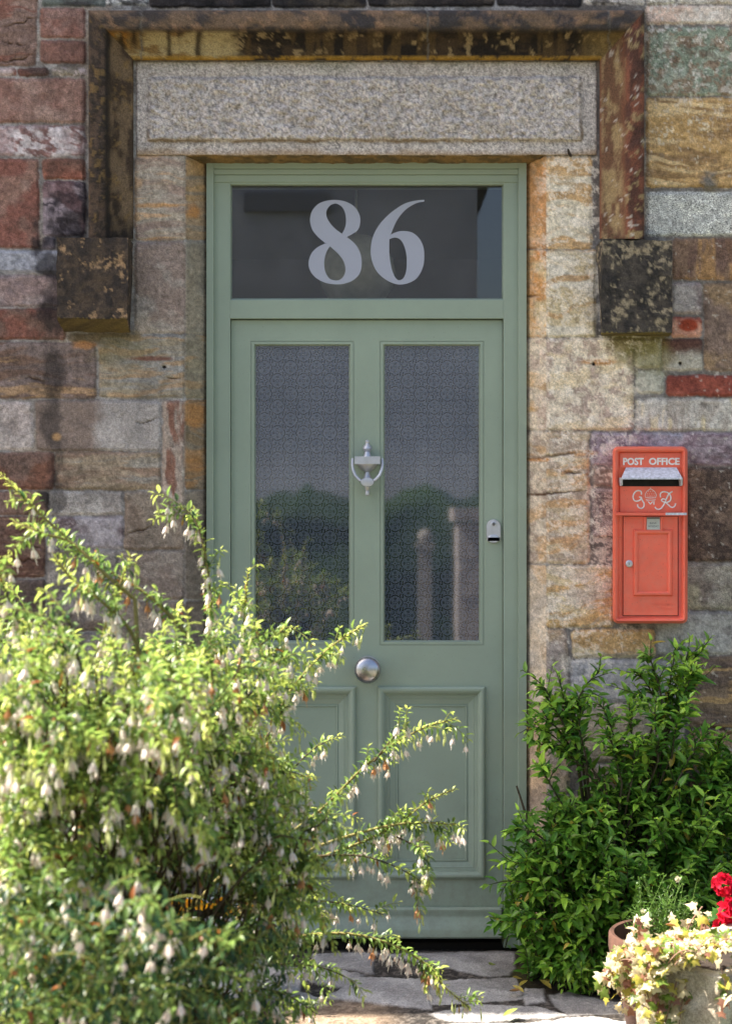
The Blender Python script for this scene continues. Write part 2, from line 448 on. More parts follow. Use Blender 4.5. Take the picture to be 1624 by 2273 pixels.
# x0,y0,x1,y1, kind, colours, grain
ST = [
 (-30, -40, 82, 145, 'd', RED_, REDL, RUST, .30), (91, 19, 190, 84, 'm', (142, 96, 82), (150, 110, 98), RUST, .30), (93, 91, 190, 140, 'm', (142, 94, 80), (128, 88, 76), REDL, .30),
 (91, -14, 236, 13, 'b', (96, 104, 100), (70, 72, 74), GREY, .25), (238, -10, 330, 12, 'v', (180, 178, 176), (96, 96, 98), WHITE, .3),
 (334, -30, 600, 16, 'm', (62, 56, 58), (40, 37, 38), (126, 100, 66), .3), (606, -30, 812, 16, 'm', (50, 46, 48), (88, 76, 60), DK, .3), (818, -30, 1098, 14, 'm', (46, 43, 46), (60, 52, 50), (110, 96, 80), .3),
 (1104, -30, 1290, 14, 'm', (60, 55, 58), (44, 42, 44), (120, 108, 96), .3), (1296, -30, 1428, 10, 'v', (178, 170, 164), (110, 104, 100), WHITE, .3), (1434, -30, 1498, 9, 'm', WHITE, PALE, GREY, .3), (1504, -30, 1660, 8, 'm', (160, 140, 120), PALE, WHITE, .3),
 (-30, 151, 37, 168, 'm', RUST, RED_, PINKW, .3), (41, 152, 109, 168, 'm', (120, 74, 62), RED_, (90, 70, 66), .3), (117, 151, 191, 168, 'v', PINKW, (142, 130, 112), WHITE, .3),
 (-30, 175, 190, 272, 'm', (156, 116, 102), (144, 100, 86), (164, 132, 118), .30),
 (-30, 280, 189, 346, 'v', (198, 186, 190), (142, 98, 94), (164, 140, 142), .15),
 (-30, 354, 87, 550, 'm', (146, 104, 88), (140, 82, 66), (150, 120, 104), .30), (97, 353, 190, 398, 'm', (158, 90, 66), (150, 104, 84), (110, 74, 60), .3),
 (97, 404, 190, 523, 'v', (150, 132, 142), (78, 66, 78), (124, 86, 88), .2), (95, 527, 124, 553, 'm', PURPD, (92, 84, 96), PURP, .2),
 (-30, 558, 134, 605, 'm', BLUEG, (136, 138, 152), (112, 108, 120), .14), (-30, 612, 134, 680, 'm', (160, 140, 138), (144, 118, 114), PURP, .28),
 (-30, 686, 146, 753, 'm', (132, 94, 80), (140, 82, 64), BROWN, .3), (152, 741, 290, 757, 'm', (112, 98, 80), (124, 110, 92), DBR, .25),
 (-30, 761, 213, 884, 'b', (130, 110, 104), (124, 92, 74), (172, 132, 82), .28), (221, 744, 409, 882, 'b', (158, 142, 114), (152, 147, 140), (176, 140, 96), .22),
 (-30, 893, 73, 997, 'm', (176, 162, 156), (168, 152, 146), (150, 130, 124), .26), (81, 890, 357, 1000, 'x', (138, 120, 110), (166, 158, 154), (150, 140, 134), .26),
 (362, 890, 409, 1150, 's', (160, 140, 124), (140, 92, 70), (178, 166, 150), .25),
 (-30, 1005, 119, 1086, 'm', (126, 94, 80), (134, 84, 60), BROWN, .3), (123, 1003, 357, 1086, 'b', (146, 116, 92), (160, 138, 110), (150, 142, 130), .28),
 (-30, 1092, 106, 1142, 'm', RED_, DBR, (144, 104, 86), .3), (110, 1091, 273, 1142, 'm', (172, 164, 158), (160, 150, 144), (140, 130, 124), .3),
 (277, 1092, 409, 1220, 'm', (150, 132, 114), (140, 118, 100), (164, 152, 138), .28), (125, 1147, 274, 1216, 'v', (140, 124, 128), (112, 92, 96), (168, 160, 166), .22),
 (-30, 1147, 100, 1280, 'b', (124, 92, 78), (110, 72, 56), (140, 104, 80), .3), (106, 1222, 260, 1300, 'm', (130, 118, 110), (118, 102, 94), GREY, .28), (264, 1224, 409, 1330, 'm', (142, 128, 116), (130, 112, 100), (156, 146, 134), .28),
 (-30, 1287, 100, 1400, 'm', (106, 88, 80), (96, 76, 70), BROWN, .3), (106, 1306, 260, 1400, 'm', (116, 104, 98), BROWN, GREY, .3), (264, 1336, 409, 1460, 'm', (136, 122, 110), BROWN, TAN, .3),
 # left jamb, face and splay
 (301, 347, 411, 531, 'q', (160, 146, 128), (150, 124, 108), (186, 142, 92), .26), (301, 537, 411, 740, 'm', (156, 144, 134), (146, 124, 112), (168, 158, 144), .28),
 (412, 347, 470, 531, 'b', (170, 140, 104), (180, 140, 84), (152, 138, 120), .24), (412, 537, 470, 740, 'm', (142, 134, 120), (132, 122, 106), (158, 142, 116), .24), (412, 744, 470, 883, 'b', (160, 146, 116), (150, 138, 116), (176, 138, 86), .24),
 (412, 888, 470, 1085, 'b', (156, 128, 90), (184, 132, 70), (148, 132, 110), .24), (412, 1091, 470, 1330, 'm', (134, 118, 102), (122, 106, 92), TAN, .26), (412, 1336, 470, 1640, 'm', (134, 120, 104), BROWN, TAN, .26), (412, 1646, 470, 2140, 'm', (130, 116, 104), BROWN, TAN, .26),
 # right jamb, face and splay
 (1213, 350, 1311, 552, 'q', (204, 192, 168), (190, 152, 100), (212, 206, 196), .24), (1213, 557, 1320, 748, 'd2', (196, 176, 136), (204, 194, 174), (190, 146, 90), .24), (1213, 752, 1404, 955, 'l', (200, 184, 162), (174, 152, 138), (206, 184, 144), .24),
 (1213, 960, 1306, 1250, 'd2', (196, 176, 142), (178, 158, 138), (196, 152, 98), .24), (1213, 1256, 1360, 1392, 'd2', (192, 172, 130), (184, 170, 150), (192, 150, 84), .28),
 (1213, 1398, 1258, 1560, 'm', (178, 164, 148), (160, 146, 136), (186, 152, 108), .26), (1213, 1566, 1262, 1760, 'm', (180, 160, 136), (166, 150, 138), (190, 150, 104), .26), (1213, 1766, 1300, 2140, 'm', TAN, GREY, BROWN, .28),
 (1150, 347, 1212, 552, 'm', (202, 144, 82), (192, 138, 82), (210, 164, 108), .2), (1150, 557, 1212, 748, 'o', (208, 146, 72), (204, 178, 130), (200, 126, 50), .2), (1150, 752, 1212, 955, 'l', (200, 182, 156), (182, 158, 140), (206, 164, 104), .24),
 (1150, 960, 1212, 1250, 'l', (194, 176, 152), (172, 150, 132), (198, 154, 98), .24), (1150, 1256, 1212, 1560, 'm', (190, 170, 144), (176, 162, 146), (196, 156, 106), .24), (1150, 1566, 1212, 2140, 'm', (190, 158, 122), (176, 152, 128), (150, 132, 116), .24),
 # right wall
 (1434, 13, 1660, 53, 'm', (198, 170, 152), (180, 160, 148), WHITE, .28), (1434, 62, 1660, 212, 'g2', (124, 136, 118), (136, 118, 98), (150, 158, 142), .34), (1434, 219, 1660, 415, 'b', (184, 146, 86), (150, 116, 72), (204, 174, 122), .28),
 (1434, 427, 1660, 523, 'g', (190, 190, 184), (176, 176, 172), (200, 200, 194), .78), (1490, 531, 1660, 620, 's', (136, 106, 84), (164, 122, 72), (112, 84, 72), .34), (1491, 629, 1555, 695, 'm', (166, 150, 144), (150, 132, 130), PALE, .3),
 (1489, 704, 1555, 747, 'e', (192, 136, 112), (150, 68, 48), (200, 150, 124), .2), (1563, 630, 1660, 822, 'm', (136, 112, 98), (150, 122, 90), (122, 100, 90), .32), (1470, 752, 1557, 822, 'w', (104, 74, 66), (176, 170, 158), (130, 110, 100), .3),
 (1409, 752, 1466, 816, 'm', (180, 172, 148), (166, 160, 134), (196, 188, 170), .26), (1411, 825, 1472, 873, 'm', (172, 170, 154), (164, 162, 148), (180, 176, 160), .12), (1479, 834, 1660, 878, 'm', (150, 72, 54), (136, 64, 50), (160, 90, 72), .18),
 (1411, 885, 1660, 955, 's', (180, 174, 166), (164, 154, 144), (200, 184, 144), .26), (1312, 961, 1394, 1034, 'l', (168, 152, 158), (132, 112, 122), (200, 190, 194), .3), (1396, 961, 1660, 1034, 'v', (152, 136, 144), (128, 106, 116), (150, 150, 160), .22),
 (1314, 1040, 1366, 1080, 'm', (154, 132, 120), (146, 126, 112), TAN, .14), (1312, 1087, 1420, 1192, 'g2', (160, 144, 138), (124, 106, 104), (172, 158, 152), .44), (1350, 1040, 1520, 1080, 'm', TAN, GREY, BROWN, .3),
 (1526, 1040, 1660, 1245, 'g2', (118, 96, 82), (92, 74, 66), (136, 112, 94), .4), (1366, 1198, 1520, 1350, 'm', (164, 150, 132), GREY, TAN, .3), (1400, 1252, 1660, 1352, 'm', (150, 142, 130), (120, 108, 100), (170, 166, 136), .34),
 (1454, 1358, 1660, 1451, 'm', (158, 156, 152), (164, 162, 158), (146, 144, 140), .18), (1270, 1399, 1450, 1458, 'b', (178, 160, 122), (186, 148, 92), (160, 148, 130), .26), (1268, 1465, 1518, 1556, 'm', (160, 158, 160), (166, 164, 166), (150, 146, 146), .14),
 (1530, 1457, 1660, 1615, 'b', (136, 114, 92), (112, 94, 84), (184, 148, 92), .3), (1270, 1563, 1518, 1690, 'm', (164, 150, 132), (152, 140, 130), (176, 160, 134), .26), (1530, 1622, 1660, 1760, 'b', (150, 122, 88), GREY, OCHRE, .3),
 (1308, 1697, 1518, 1800, 'm', GREY, TAN, PALE, .25), (1308, 1806, 1660, 1900, 'm', GREY, BROWN, TAN, .25), (1308, 1906, 1480, 2020, 'm', BROWN, GREY, TAN, .3), (1486, 1906, 1660, 2020, 'm', TAN, GREY, BROWN, .3), (1308, 2026, 1660, 2140, 'm', BROWN, GREY, TAN, .3),
]
y = 1406
while y < 2150:                                        # courses behind the fuchsia
    h = random.choice((70, 90, 110)); x = -30
    while x < 409:
        w = random.choice((90, 130, 190)); x1 = min(x + w, 409)
        if 409 - x1 < 50: x1 = 409
        ST.append((x, y, x1, min(y + h, 2150), 'm', random.choice((BROWN, GREY, (116, 100, 92), (126, 106, 94))), GREY, DBR, .28)); x = x1 + 7
    y += h + 7
NEAR = len(ST)
for (xa, xb, ya, yb) in ((-720, -38, -270, 2150), (1668, 2350, -270, 2150), (-38, 1668, -270, -48)):     # the wall beyond the photo's edges
    y = ya
    while y < yb - 20:
        h = min(random.choice((56, 78, 96, 120, 150)), yb - y); x = xa
        while x < xb - 10:
            w = random.choice((90, 130, 170, 230)); x1 = min(x + w, xb)
            if xb - x1 < 60: x1 = xb
            c = random.choice((RED_, TAN, GREY, BROWN, OCHRE, PALE, REDL, PURP))
            ST.append((x, y, x1, y + h, random.choice('mmbv'), c, tuple(np.array(c) * .86), random.choice((TAN, GREY, RUST)), .28)); x = x1 + 8
        y += h + 8

ax_ = np.concatenate([np.arange(-720, -40, 9.0), np.arange(-40, 1664, 2.7), np.arange(1664, 2350, 9.0)])
ay_ = np.concatenate([np.arange(-270, -24, 9.0), np.arange(-24, 2150, 2.7)])
WX, WY = np.meshgrid(ax_, ay_)
NX, NY = WX.shape[1], WX.shape[0]
wob = lambda s_: (fbm(WX * .022, WY * .022, s_, 3) - .5)
wx = WX + wob(1) * 6 + (vn(WX * .13, WY * .13, 3) - .5) * 3; wy = WY + wob(5) * 5 + (vn(WX * .13, WY * .13, 8) - .5) * 2.6
splay = (WX > 405) & (WX < 470) & (WY > 330) | (WX > 1150) & (WX < 1220) & (WY > 330)
wx = np.where(splay, WX, wx)
best = np.full(WX.shape, -50.0)
mort = fbm(WX * .06, WY * .06, 4, 4)
colr = mixc(lin((128, 122, 118)), lin((160, 156, 154)), sst(.3, .7, mort))
colr = mixc(colr, lin((150, 138, 126)), sst(.5, .75, fbm(WX * .01, WY * .01, 9, 3)))
# right side mortar carries lime and dark algae
colr = mixc(colr, lin((84, 80, 78)), .5 * sst(1180, 1240, WX)); colr = mixc(colr, lin((96, 90, 88)), .6 * sst(.52, .7, fbm(WX * .018, WY * .03, 2, 4)))
grain = np.full(WX.shape, .22)
hgt = fbm(WX * .05, WY * .05, 6, 4) * 0.0022
def stone_colour(kind, c1, c2, c3, X, Y, k):
    c1, c2, c3 = lin(c1), lin(c2), lin(c3)
    ox, oy = (k * 131.7) % 997, (k * 77.1) % 883
    X = X + ox; Y = Y + oy
    f = fbm(X * .018, Y * .02, k, 5, .55); f2 = fbm(X * .011, Y * .013, k + 3, 4); fine = fbm(X * .12, Y * .12, k + 5, 3, .6)
    wq = fbm(X * .008, Y * .008, k + 1, 3)
    if kind in 'bq':
        t = fbm(X * .006, Y * .045 + wq * 2.5, k, 4, .6); t3 = fbm(X * .007, Y * .06 + wq * 3, k + 2, 4, .6)
        c = mixc(mixc(c1, c2, sst(.38, .62, t)), c3, .85 * sst(.56, .68, t3))
        if kind == 'q': c = mixc(c, c3, .7 * sst(.6, .7, f2))
    elif kind in ('d', 'd2'):
        t = fbm((X + Y * 2.0) * .006, (Y - X * .25) * .05 + wq * 2, k, 4, .6)
        c = mixc(c1, c2, sst(.35, .6, t)); c = mixc(c, c3, .8 * sst(.56, .66, fbm(X * .006, (Y + X * .22) * .045 + wq * 3, k + 2, 4, .6)))
    elif kind == 's':
        t = fbm(X * .045 + wq * 2, Y * .01, k, 4, .6); c = mixc(mixc(c1, c2, sst(.42, .6, t)), c3, .8 * sst(.56, .68, fbm(X * .04, Y * .012, k + 2, 4)))
    elif kind == 'v':
        t = np.abs(fbm(X * .022 + wq * 3, Y * .04 + wq * 2, k, 5, .6) - .5) * 2
        c = mixc(c2, c1, sst(.05, .3, t)); c = mixc(c, c3, .7 * sst(.5, .62, f2))
    elif kind == 'l':
        t = fbm(X * .05, Y * .05, k, 5, .75); c = mixc(mixc(c2, c1, sst(.42, .54, t)), c3, .7 * sst(.54, .66, fbm(X * .012, Y * .03, k + 2, 4)))
    elif kind in ('g', 'g2'):
        t = fbm(X * .06, Y * .06, k, 4, .7); c = mixc(mixc(c1, c2, sst(.42, .58, t)), c3, .7 * sst(.55, .66, fbm(X * .03, Y * .03, k + 4, 4, .6)))
    else:
        c = mixc(mixc(c1, c2, sst(.38, .62, f)), c3, .6 * sst(.52, .66, f2))
    g_ = (c @ np.array([.3, .55, .15]))[..., None]
    c = g_ + (c - g_) * .82
    return c * (0.62 + 0.76 * fine)[..., None] , f
for k, (x0, y0, x1, y1, kind, c1, c2, c3, gr) in enumerate(ST):
    m = 14
    ix0, ix1 = np.searchsorted(ax_, (x0 - m, x1 + m)); iy0, iy1 = np.searchsorted(ay_, (y0 - m, y1 + m))
    if ix1 <= ix0 or iy1 <= iy0: continue
    sl = (slice(iy0, iy1), slice(ix0, ix1))
    sp = kind and ((x0 in (412, 1150)) or (x1 in (470, 1212)))
    X, Y = wx[sl], wy[sl]
    r = 7.0
    qx = np.abs(X - (x0 + x1) / 2) - (x1 - x0) / 2 + r; qy = np.abs(Y - (y0 + y1) / 2) - (y1 - y0) / 2 + r
    d = -(np.hypot(np.maximum(qx, 0), np.maximum(qy, 0)) + np.minimum(np.maximum(qx, qy), 0) - r)   # inside positive
    take = d > best[sl]
    soft = sst(-3.6, 0.6, d)
    c, f = stone_colour(kind, c1, c2, c3, WX[sl], WY[sl], k)
    if kind == 'x': c = mixc(lin(c1), lin(c2), sst(195, 230, WX[sl] + (f - .5) * 60)) * (0.72 + .56 * f)[..., None]
    if kind == 'w': c = mixc(lin(c1), lin(c2), sst(770, 805, WY[sl] + (f - .5) * 60))
    if kind == 'e':
        e = np.hypot((WX[sl] - 1527) / 24, (WY[sl] - 722) / 16); c = mixc(lin(c2), c, sst(.7, 1.1, e + (f - .5)))
    tone = 0.92 + 0.16 * ((k * 0.618) % 1)
    edge = 1 - .14 * sst(6, 0, d) * (k % 3 != 0)            # dirt held along the arris
    cur = colr[sl]; new = mixc(cur, c * (tone * edge)[..., None] if isinstance(edge, np.ndarray) else c * tone, soft)
    colr[sl] = np.where(take[..., None], new, cur)
    g0 = grain[sl]; grain[sl] = np.where(take, g0 + (gr - g0) * soft, g0)
    proud = 0.0016 + 0.0024 * ((k * 0.377) % 1)
    face = fbm(WX[sl] * .035 + k * 3.1, WY[sl] * .04 + k, k, 5, .6) * 0.0065 + (fbm(WX[sl] * .01, WY[sl] * .07, k + 1, 3) - .5) * .005 * (kind in ('b', 'd', 'd2', 'q'))
    if k >= NEAR or True:
        hh = sst(-2.5, 4.5, d) * (proud + face)
    h0 = hgt[sl]; hgt[sl] = np.where(take, np.maximum(h0, hh), h0)
    best[sl] = np.maximum(best[sl], d)

def blob(cx, cy, rx, ry, n=.5, seed=0, sx=.03, sy=.03):
    e = 1 - np.hypot((WX - cx) / rx, (WY - cy) / ry)
    return sst(0.0, .55, e + (fbm(WX * sx, WY * sy, seed, 4, .6) - .5) * 2 * n)
def stain(c, t):
    global colr
    colr = mixc(colr, lin(c), np.clip(t, 0, 1))
# soot and run-off, lichens, algae: marks of their own on the stone
for (cx, cy, rx, ry, a) in ((120, 830, 36, 90, .5), (122, 930, 34, 80, .38), (118, 1010, 24, 70, .34), (125, 1110, 34, 60, .6), (118, 880, 24, 200, .28)):
    stain((44, 42, 44), a * blob(cx, cy, rx, ry, .6, 3, .035, .02))
for (cx, cy, rx, ry, a) in ((150, 500, 70, 70, .75), (118, 585, 52, 40, .7), (120, 650, 32, 60, .5), (125, 705, 46, 60, .6), (84, 545, 20, 24, .8), (192, 450, 14, 140, .55), (186, 300, 10, 260, .35)):
    stain((42, 38, 44), a * blob(cx, cy, rx, ry, .7, 5))
stain((96, 78, 40), .55 * blob(240, 752, 90, 26, .4, 2)); stain((112, 104, 62), .4 * blob(270, 775, 80, 44, .5, 2))
stain((116, 106, 58), .8 * blob(1415, 760, 92, 40, .4, 6)); stain((132, 126, 84), .55 * blob(1440, 790, 80, 46, .5, 6))
stain((124, 72, 52), .8 * blob(338, 796, 64, 7, .3, 4)); stain((188, 128, 66), .75 * blob(190, 766, 34, 14, .4, 4)); stain((182, 140, 88), .8 * blob(127, 970, 13, 13, .3, 1))
stain((184, 134, 74), .7 * blob(350, 456, 60, 8, .4, 7, .03, .05)); stain((196, 132, 60), .8 * blob(430, 470, 30, 22, .5, 7)); stain((196, 132, 60), .6 * blob(432, 925, 30, 34, .5, 8)); stain((196, 132, 60), .6 * blob(432, 1030, 30, 26, .5, 8))
stain((176, 122, 66), .8 * blob(1330, 803, 60, 9, .3, 4)); stain((190, 130, 62), .8 * blob(1200, 1020, 46, 6, .4, 3)); stain((190, 136, 70), .6 * blob(1290, 1006, 40, 8, .4, 3)); stain((96, 62, 40), .8 * blob(1195, 1097, 46, 4, .4, 2)); stain((186, 140, 76), .6 * blob(1180, 900, 10, 20, .4, 2))
rightside = sst(1150, 1230, WX) * sst(1720, 1560, WX)
lich = fbm(WX * .035, WY * .045, 7, 3, .6) * .5 + fbm(WX * .15, WY * .15, 4, 3, .75) * .5
stain((224, 214, 200), .58 * sst(.50, .60, lich) * sst(1470, 1380, WX) * rightside * sst(320, 360, WY) * sst(1750, 1300, WY))
stain((206, 202, 196), .55 * sst(.60, .66, fbm(WX * .09, WY * .09, 2, 3, .7)) * sst(1420, 1440, WX) * sst(440, 60, WY))
stain((206, 196, 176), .7 * sst(.60, .66, lich) * blob(1530, 310, 110, 70, .5, 1))
stain((92, 66, 54), .5 * sst(.56, .66, fbm(WX * .05, WY * .05, 10, 4, .65)) * blob(1530, 140, 140, 80, .4, 2))
spots = fbm(WX * .11, WY * .11, 3, 2, .5)
stain((200, 194, 184), .45 * sst(.80, .86, spots) * sst(1400, 1440, WX))
stain((60, 52, 50), .35 * sst(.58, .72, fbm(WX * .02, WY * .03, 8, 5, .65)) * sst(1480, 1560, WX) * sst(520, 600, WY))
stain((66, 58, 54), .30 * sst(.52, .72, fbm(WX * .012, WY * .02, 9, 5, .6)) * sst(420, 300, WX))
# open bedding cracks
for (xa, ya, xb, yb, w) in ((1166, 1019, 1290, 1004, 2.6), (1170, 1099, 1300, 1090, 2.2), (60, 839, 104, 846, 3.0), (8, 60, 78, 40, 1.6), (0, 94, 60, 98, 1.2), (0, 140, 78, 122, 1.5), (1250, 1048, 1290, 1052, 3.0), (1168, 660, 1190, 655, 3), (1540, 1607, 1640, 1630, 3), (300, 940, 350, 930, 1.2), (370, 837, 400, 838, 1.5), (10, 1205, 95, 1216, 2), (20, 1240, 90, 1246, 2), (280, 1190, 340, 1165, 1.4), (330, 1430, 390, 1436, 1.4)):
    t = np.clip((WX - xa) / (xb - xa), 0, 1); yy = ya + (yb - ya) * t + (fbm(WX * .06, WX * 0, 3, 3) - .5) * 12
    dd = np.abs(WY - yy) / w; on = (WX > xa - 2) & (WX < xb + 2)
    cr = np.where(on, sst(1.4, .3, dd) * np.sin(np.pi * np.clip(t, .04, .96)) ** .5, 0)
    hgt = hgt - cr * .008; stain((84, 60, 44), cr * .7)
for (cx, cy) in ((1316, 808), (1508, 807), (365, 815), (368, 1136)):
    e = sst(4.5, 2.5, np.hypot(WX - cx, WY - cy)); hgt -= e * .01; stain((20, 18, 18), e)
e = sst(26, 8, np.hypot(WX - 1576, (WY - 408) * 1.0) + (fbm(WX * .06, WY * .06, 2, 3) - .5) * 30); hgt += e * .012; stain((118, 112, 104), e)

lum = np.maximum(colr @ np.array([.3, .55, .15]), 1e-3)[..., None]
crisp = 1 + .5 * (fbm(WX * .31, WY * .31, 6, 2, .7) - .5) + .22 * (fbm(WX * .15, WY * .15, 9, 2, .6) - .5)
colr = np.clip((lum + (colr - lum) * (.88 + .14 * sst(1000, 1200, WX))[..., None]) / lum * .24 * (lum / .24) ** 1.14 * crisp[..., None], .004, 1)
YY = -hgt
YY = YY + np.where(WY > 330, .12 * np.clip((WX - 412) / 50, 0, 1.3) * (WX < 600) + .12 * np.clip((1213 - WX) / 48, 0, 1.3) * (WX > 1000), 0)
vx, vy, vz = at(WX, WY, YY)
idx = np.arange(NX * NY).reshape(NY, NX)
q = np.stack([idx[:-1, :-1], idx[1:, :-1], idx[1:, 1:], idx[:-1, 1:]], -1)
cxm = (WX[:-1, :-1] + WX[1:, 1:]) / 2; cym = (WY[:-1, :-1] + WY[1:, 1:]) / 2
keep = ~((cxm > 468) & (cxm < 1159) & (cym > 300)) & ~((cxm > 306) & (cxm < 1318) & (cym > 142) & (cym < 338))
q = q[keep].reshape(-1, 4)
used = np.unique(q); rm = np.full(NX * NY, -1); rm[used] = np.arange(len(used)); q = rm[q]
V = np.stack([vx, vy, vz], -1).reshape(-1, 3)[used]
mk("wall", V, q, M_STONE, house, True, colr.reshape(-1, 3)[used], grain.reshape(-1)[used])
del WX, WY, wx, wy, best, colr, hgt, V, q

# the body of the house behind the face: wall core, upper storey, hall
mb = MB()
xl, xr = P(455, 0, .12).x, P(1172, 0, .12).x
zt = P(0, 346, .12).z; z0 = P(0, -262, 0).z
mb.wbox((-7.0, .125, -.3), (xl, .55, 4.0)); mb.wbox((xr, .125, -.3), (6.0, .55, 4.0)); mb.wbox((xl, .125, zt), (xr, .55, 4.0))
mb.wbox((-7.0, .006, z0), (6.0, .124, 4.0)); mb.wbox((-7.0, .006, -.3), (P(-712, 0).x, .124, z0)); mb.wbox((P(2342, 0).x, .006, -.3), (6.0, .124, z0))
M_CORE = mat_plain("plain_stone", (.22, .18, .15), .9, 0, .25, 5, .6, 60)
mb.obj("upper_wall", M_CORE, house)
mb = MB()
rz = 4.0
v = [(-7.2, -.13, rz), (6.2, -.13, rz), (6.2, -.13, rz + .1), (-7.2, -.13, rz + .1), (-7.2, 5, rz + 2.6), (6.2, 5, rz + 2.6), (6.2, 5, rz + 2.5), (-7.2, 5, rz + 2.5)]
M_SLATE = mat_plain("roof_slate", (.07, .075, .085), .7, 0, .3, 9, .5, 40)
ROOF = (v, [(0, 1, 2, 3), (3, 2, 5, 4), (0, 7, 6, 1), (4, 5, 6, 7), (0, 3, 4, 7), (1, 6, 5, 2)])
mb.add(*ROOF); mb.obj("roof", M_SLATE, house)
mb = MB()
a, b_ = (xl - .3, .56, -.02), (xr + .3, 3.2, 2.75)
x0, y0, zz0 = a; x1, y1, zz1 = b_
v = [(x0, y0, zz0), (x1, y0, zz0), (x1, y1, zz0), (x0, y1, zz0), (x0, y0, zz1), (x1, y0, zz1), (x1, y1, zz1), (x0, y1, zz1)]
mb.add(v, [(0, 1, 2, 3), (4, 7, 6, 5), (3, 2, 6, 7), (0, 3, 7, 4), (1, 5, 6, 2)])
mb.obj("hallway", M_HALL, house)
lampt = thing("pendant_lamp", P(790, 414, .5), "pale round paper lamp hanging in the hall behind the glass over the door", "lamp")
mb = MB(); c = P(792, 606, .5); mb.lathe(c, (0, 0, 1), [(.001, -.135), (.05, -.125), (.095, -.095), (.125, -.05), (.135, 0), (.125, .05), (.095, .095), (.05, .125), (.02, .132)], 24); mb.obj("lamp_shade", M_LAMP, lampt, True)
mb = MB(); mb.tube([P(790, 540, .5), (P(790, 400, .5).x, .9, 2.75)], .004, 6); mb.obj("cord", M_LAMP, lampt)

# ------------------------------------------------------------------ lintel
lx = np.arange(300, 1327.1, 2.6); ly = np.arange(133, 346.1, 2.6)
LX, LY = np.meshgrid(lx, ly)
inx = np.minimum(LX - 328, 1290 - LX); iny = np.minimum(LY - 170, 313 - LY)
ind = np.minimum(inx, iny) + (fbm(LX * .05, LY * .05, 3, 3) - .5) * 9
pan = sst(-1, 6, ind)
rough = fbm(LX * .07, LY * .07, 5, 5, .65)
hg = .006 + fbm(LX * .04, LY * .04, 2, 4) * .004 + pan * (.010 + .026 * (rough - .35))
hg -= .004 * sst(6, 0, np.abs(ind)) ; hg -= .012 * sst(5, 0, np.minimum(np.minimum(LX - 300, 1326 - LX), LY - 133))
LYY = -hg
t = fbm(LX * .22, LY * .22, 4, 4, .8); t2 = fbm(LX * .012, LY * .015, 6, 4)
LC = mixc(lin((128, 122, 120)), lin((200, 190, 184)), sst(.22, .76, t)) 
LC = mixc(LC, lin((206, 198, 190)), .7 * sst(.60, .68, fbm(LX * .16, LY * .16, 8, 3, .6)))
LC = mixc(LC, lin((136, 126, 114)), .25 * sst(.5, .7, t2)); LC = LC * (1.06 - .16 * pan * sst(.5, .3, rough))[..., None]
LC = mixc(LC, lin((96, 98, 72)), .5 * sst(40, 0, (LY - 133) + (t2 - .5) * 60))
LC = mixc(LC, lin((112, 88, 54)), .75 * sst(5, 0, np.abs(ind)) * sst(240, 300, LY) * sst(.4, .6, t2 + .08))
LC = mixc(LC, lin((150, 118, 74)), .55 * sst(326, 345, LY + (t2 - .5) * 20))
LC = mixc(LC, lin((70, 68, 66)), .6 * sst(4, 0, np.minimum(LX - 300, 1326 - LX)))
vx, vy, vz = at(LX, LY, LYY)
V = np.stack([vx, vy, vz], -1)
# soffit rows going back under the stone
rows = []; rc = []
last = V[-1]
for i, yb in enumerate((.004, .012, .03, .05, .07, .09, .11, .13)):
    rw = last.copy(); rw[:, 1] = yb; rw[:, 2] = last[:, 2] - .004 * min(1, i / 2) + (fbm(lx * .05, lx * 0 + i * 1.3, 3, 4) - .5) * .012
    rows.append(rw); rc.append(mixc(lin((140, 112, 70)), lin((96, 82, 58)), sst(.35, .65, fbm(lx * .04, lx * 0 + i * .8, 7, 4))))
V = np.concatenate([V, np.stack(rows)], 0); LC = np.concatenate([LC, np.stack(rc)], 0)
ny, nx = V.shape[:2]; idx = np.arange(nx * ny).reshape(ny, nx)
q = np.stack([idx[:-1, :-1], idx[1:, :-1], idx[1:, 1:], idx[:-1, 1:]], -1).reshape(-1, 4)
mk("lintel", V.reshape(-1, 3), q, M_STONE, house, True, LC.reshape(-1, 3), np.full(nx * ny, .30))

# ------------------------------------------------------------------ hood moulding and its two carved stops
prof = [(0, .012), (0, -.05), (1.5, -.085), (5, -.094), (20, -.097), (34, -.095), (39, -.090), (42, -.080), (46, -.066), (54, -.052), (66, -.040), (80, -.032), (92, -.028), (97, -.026), (99, -.012), (100, .012)]
pr = []
for (o0, a0), (o1, a1) in zip(prof[:-1], prof[1:]):
    n = max(1, int(max(abs(o1 - o0), abs(a1 - a0) * 500) / 4))
    for i in range(n): pr.append((o0 + (o1 - o0) * i / n, a0 + (a1 - a0) * i / n))
pr.append(prof[-1]); pr = np.array(pr)
x0m, y0m, x1m, ybot = 197.0, 23.0, 1429.0, 530.0
n1, n2 = 130, 300
O = pr[:, 0][:, None]; AY = pr[:, 1][:, None]
tt = np.linspace(0, 1, n1)[None]; ts = np.linspace(0, 1, n2)[None]
lo, ro, to = x0m + O, x1m - O, y0m + O * 1.12
Xs = np.concatenate([lo + 0 * tt, lo + (ro - lo) * ts[:, 1:], ro + 0 * tt[:, 1:]], 1)
Ys = np.concatenate([ybot + (to - ybot) * tt, to + 0 * ts[:, 1:], to + (ybot - to) * tt[:, 1:]], 1)
seg = np.concatenate([0 * tt, 0 * ts[:, 1:] + 1, 0 * tt[:, 1:] + 2], 1) + 0 * O
Of = O + 0 * Xs; Yd = AY + 0 * Xs
A = np.where(seg == 1, Xs, Ys)          # along
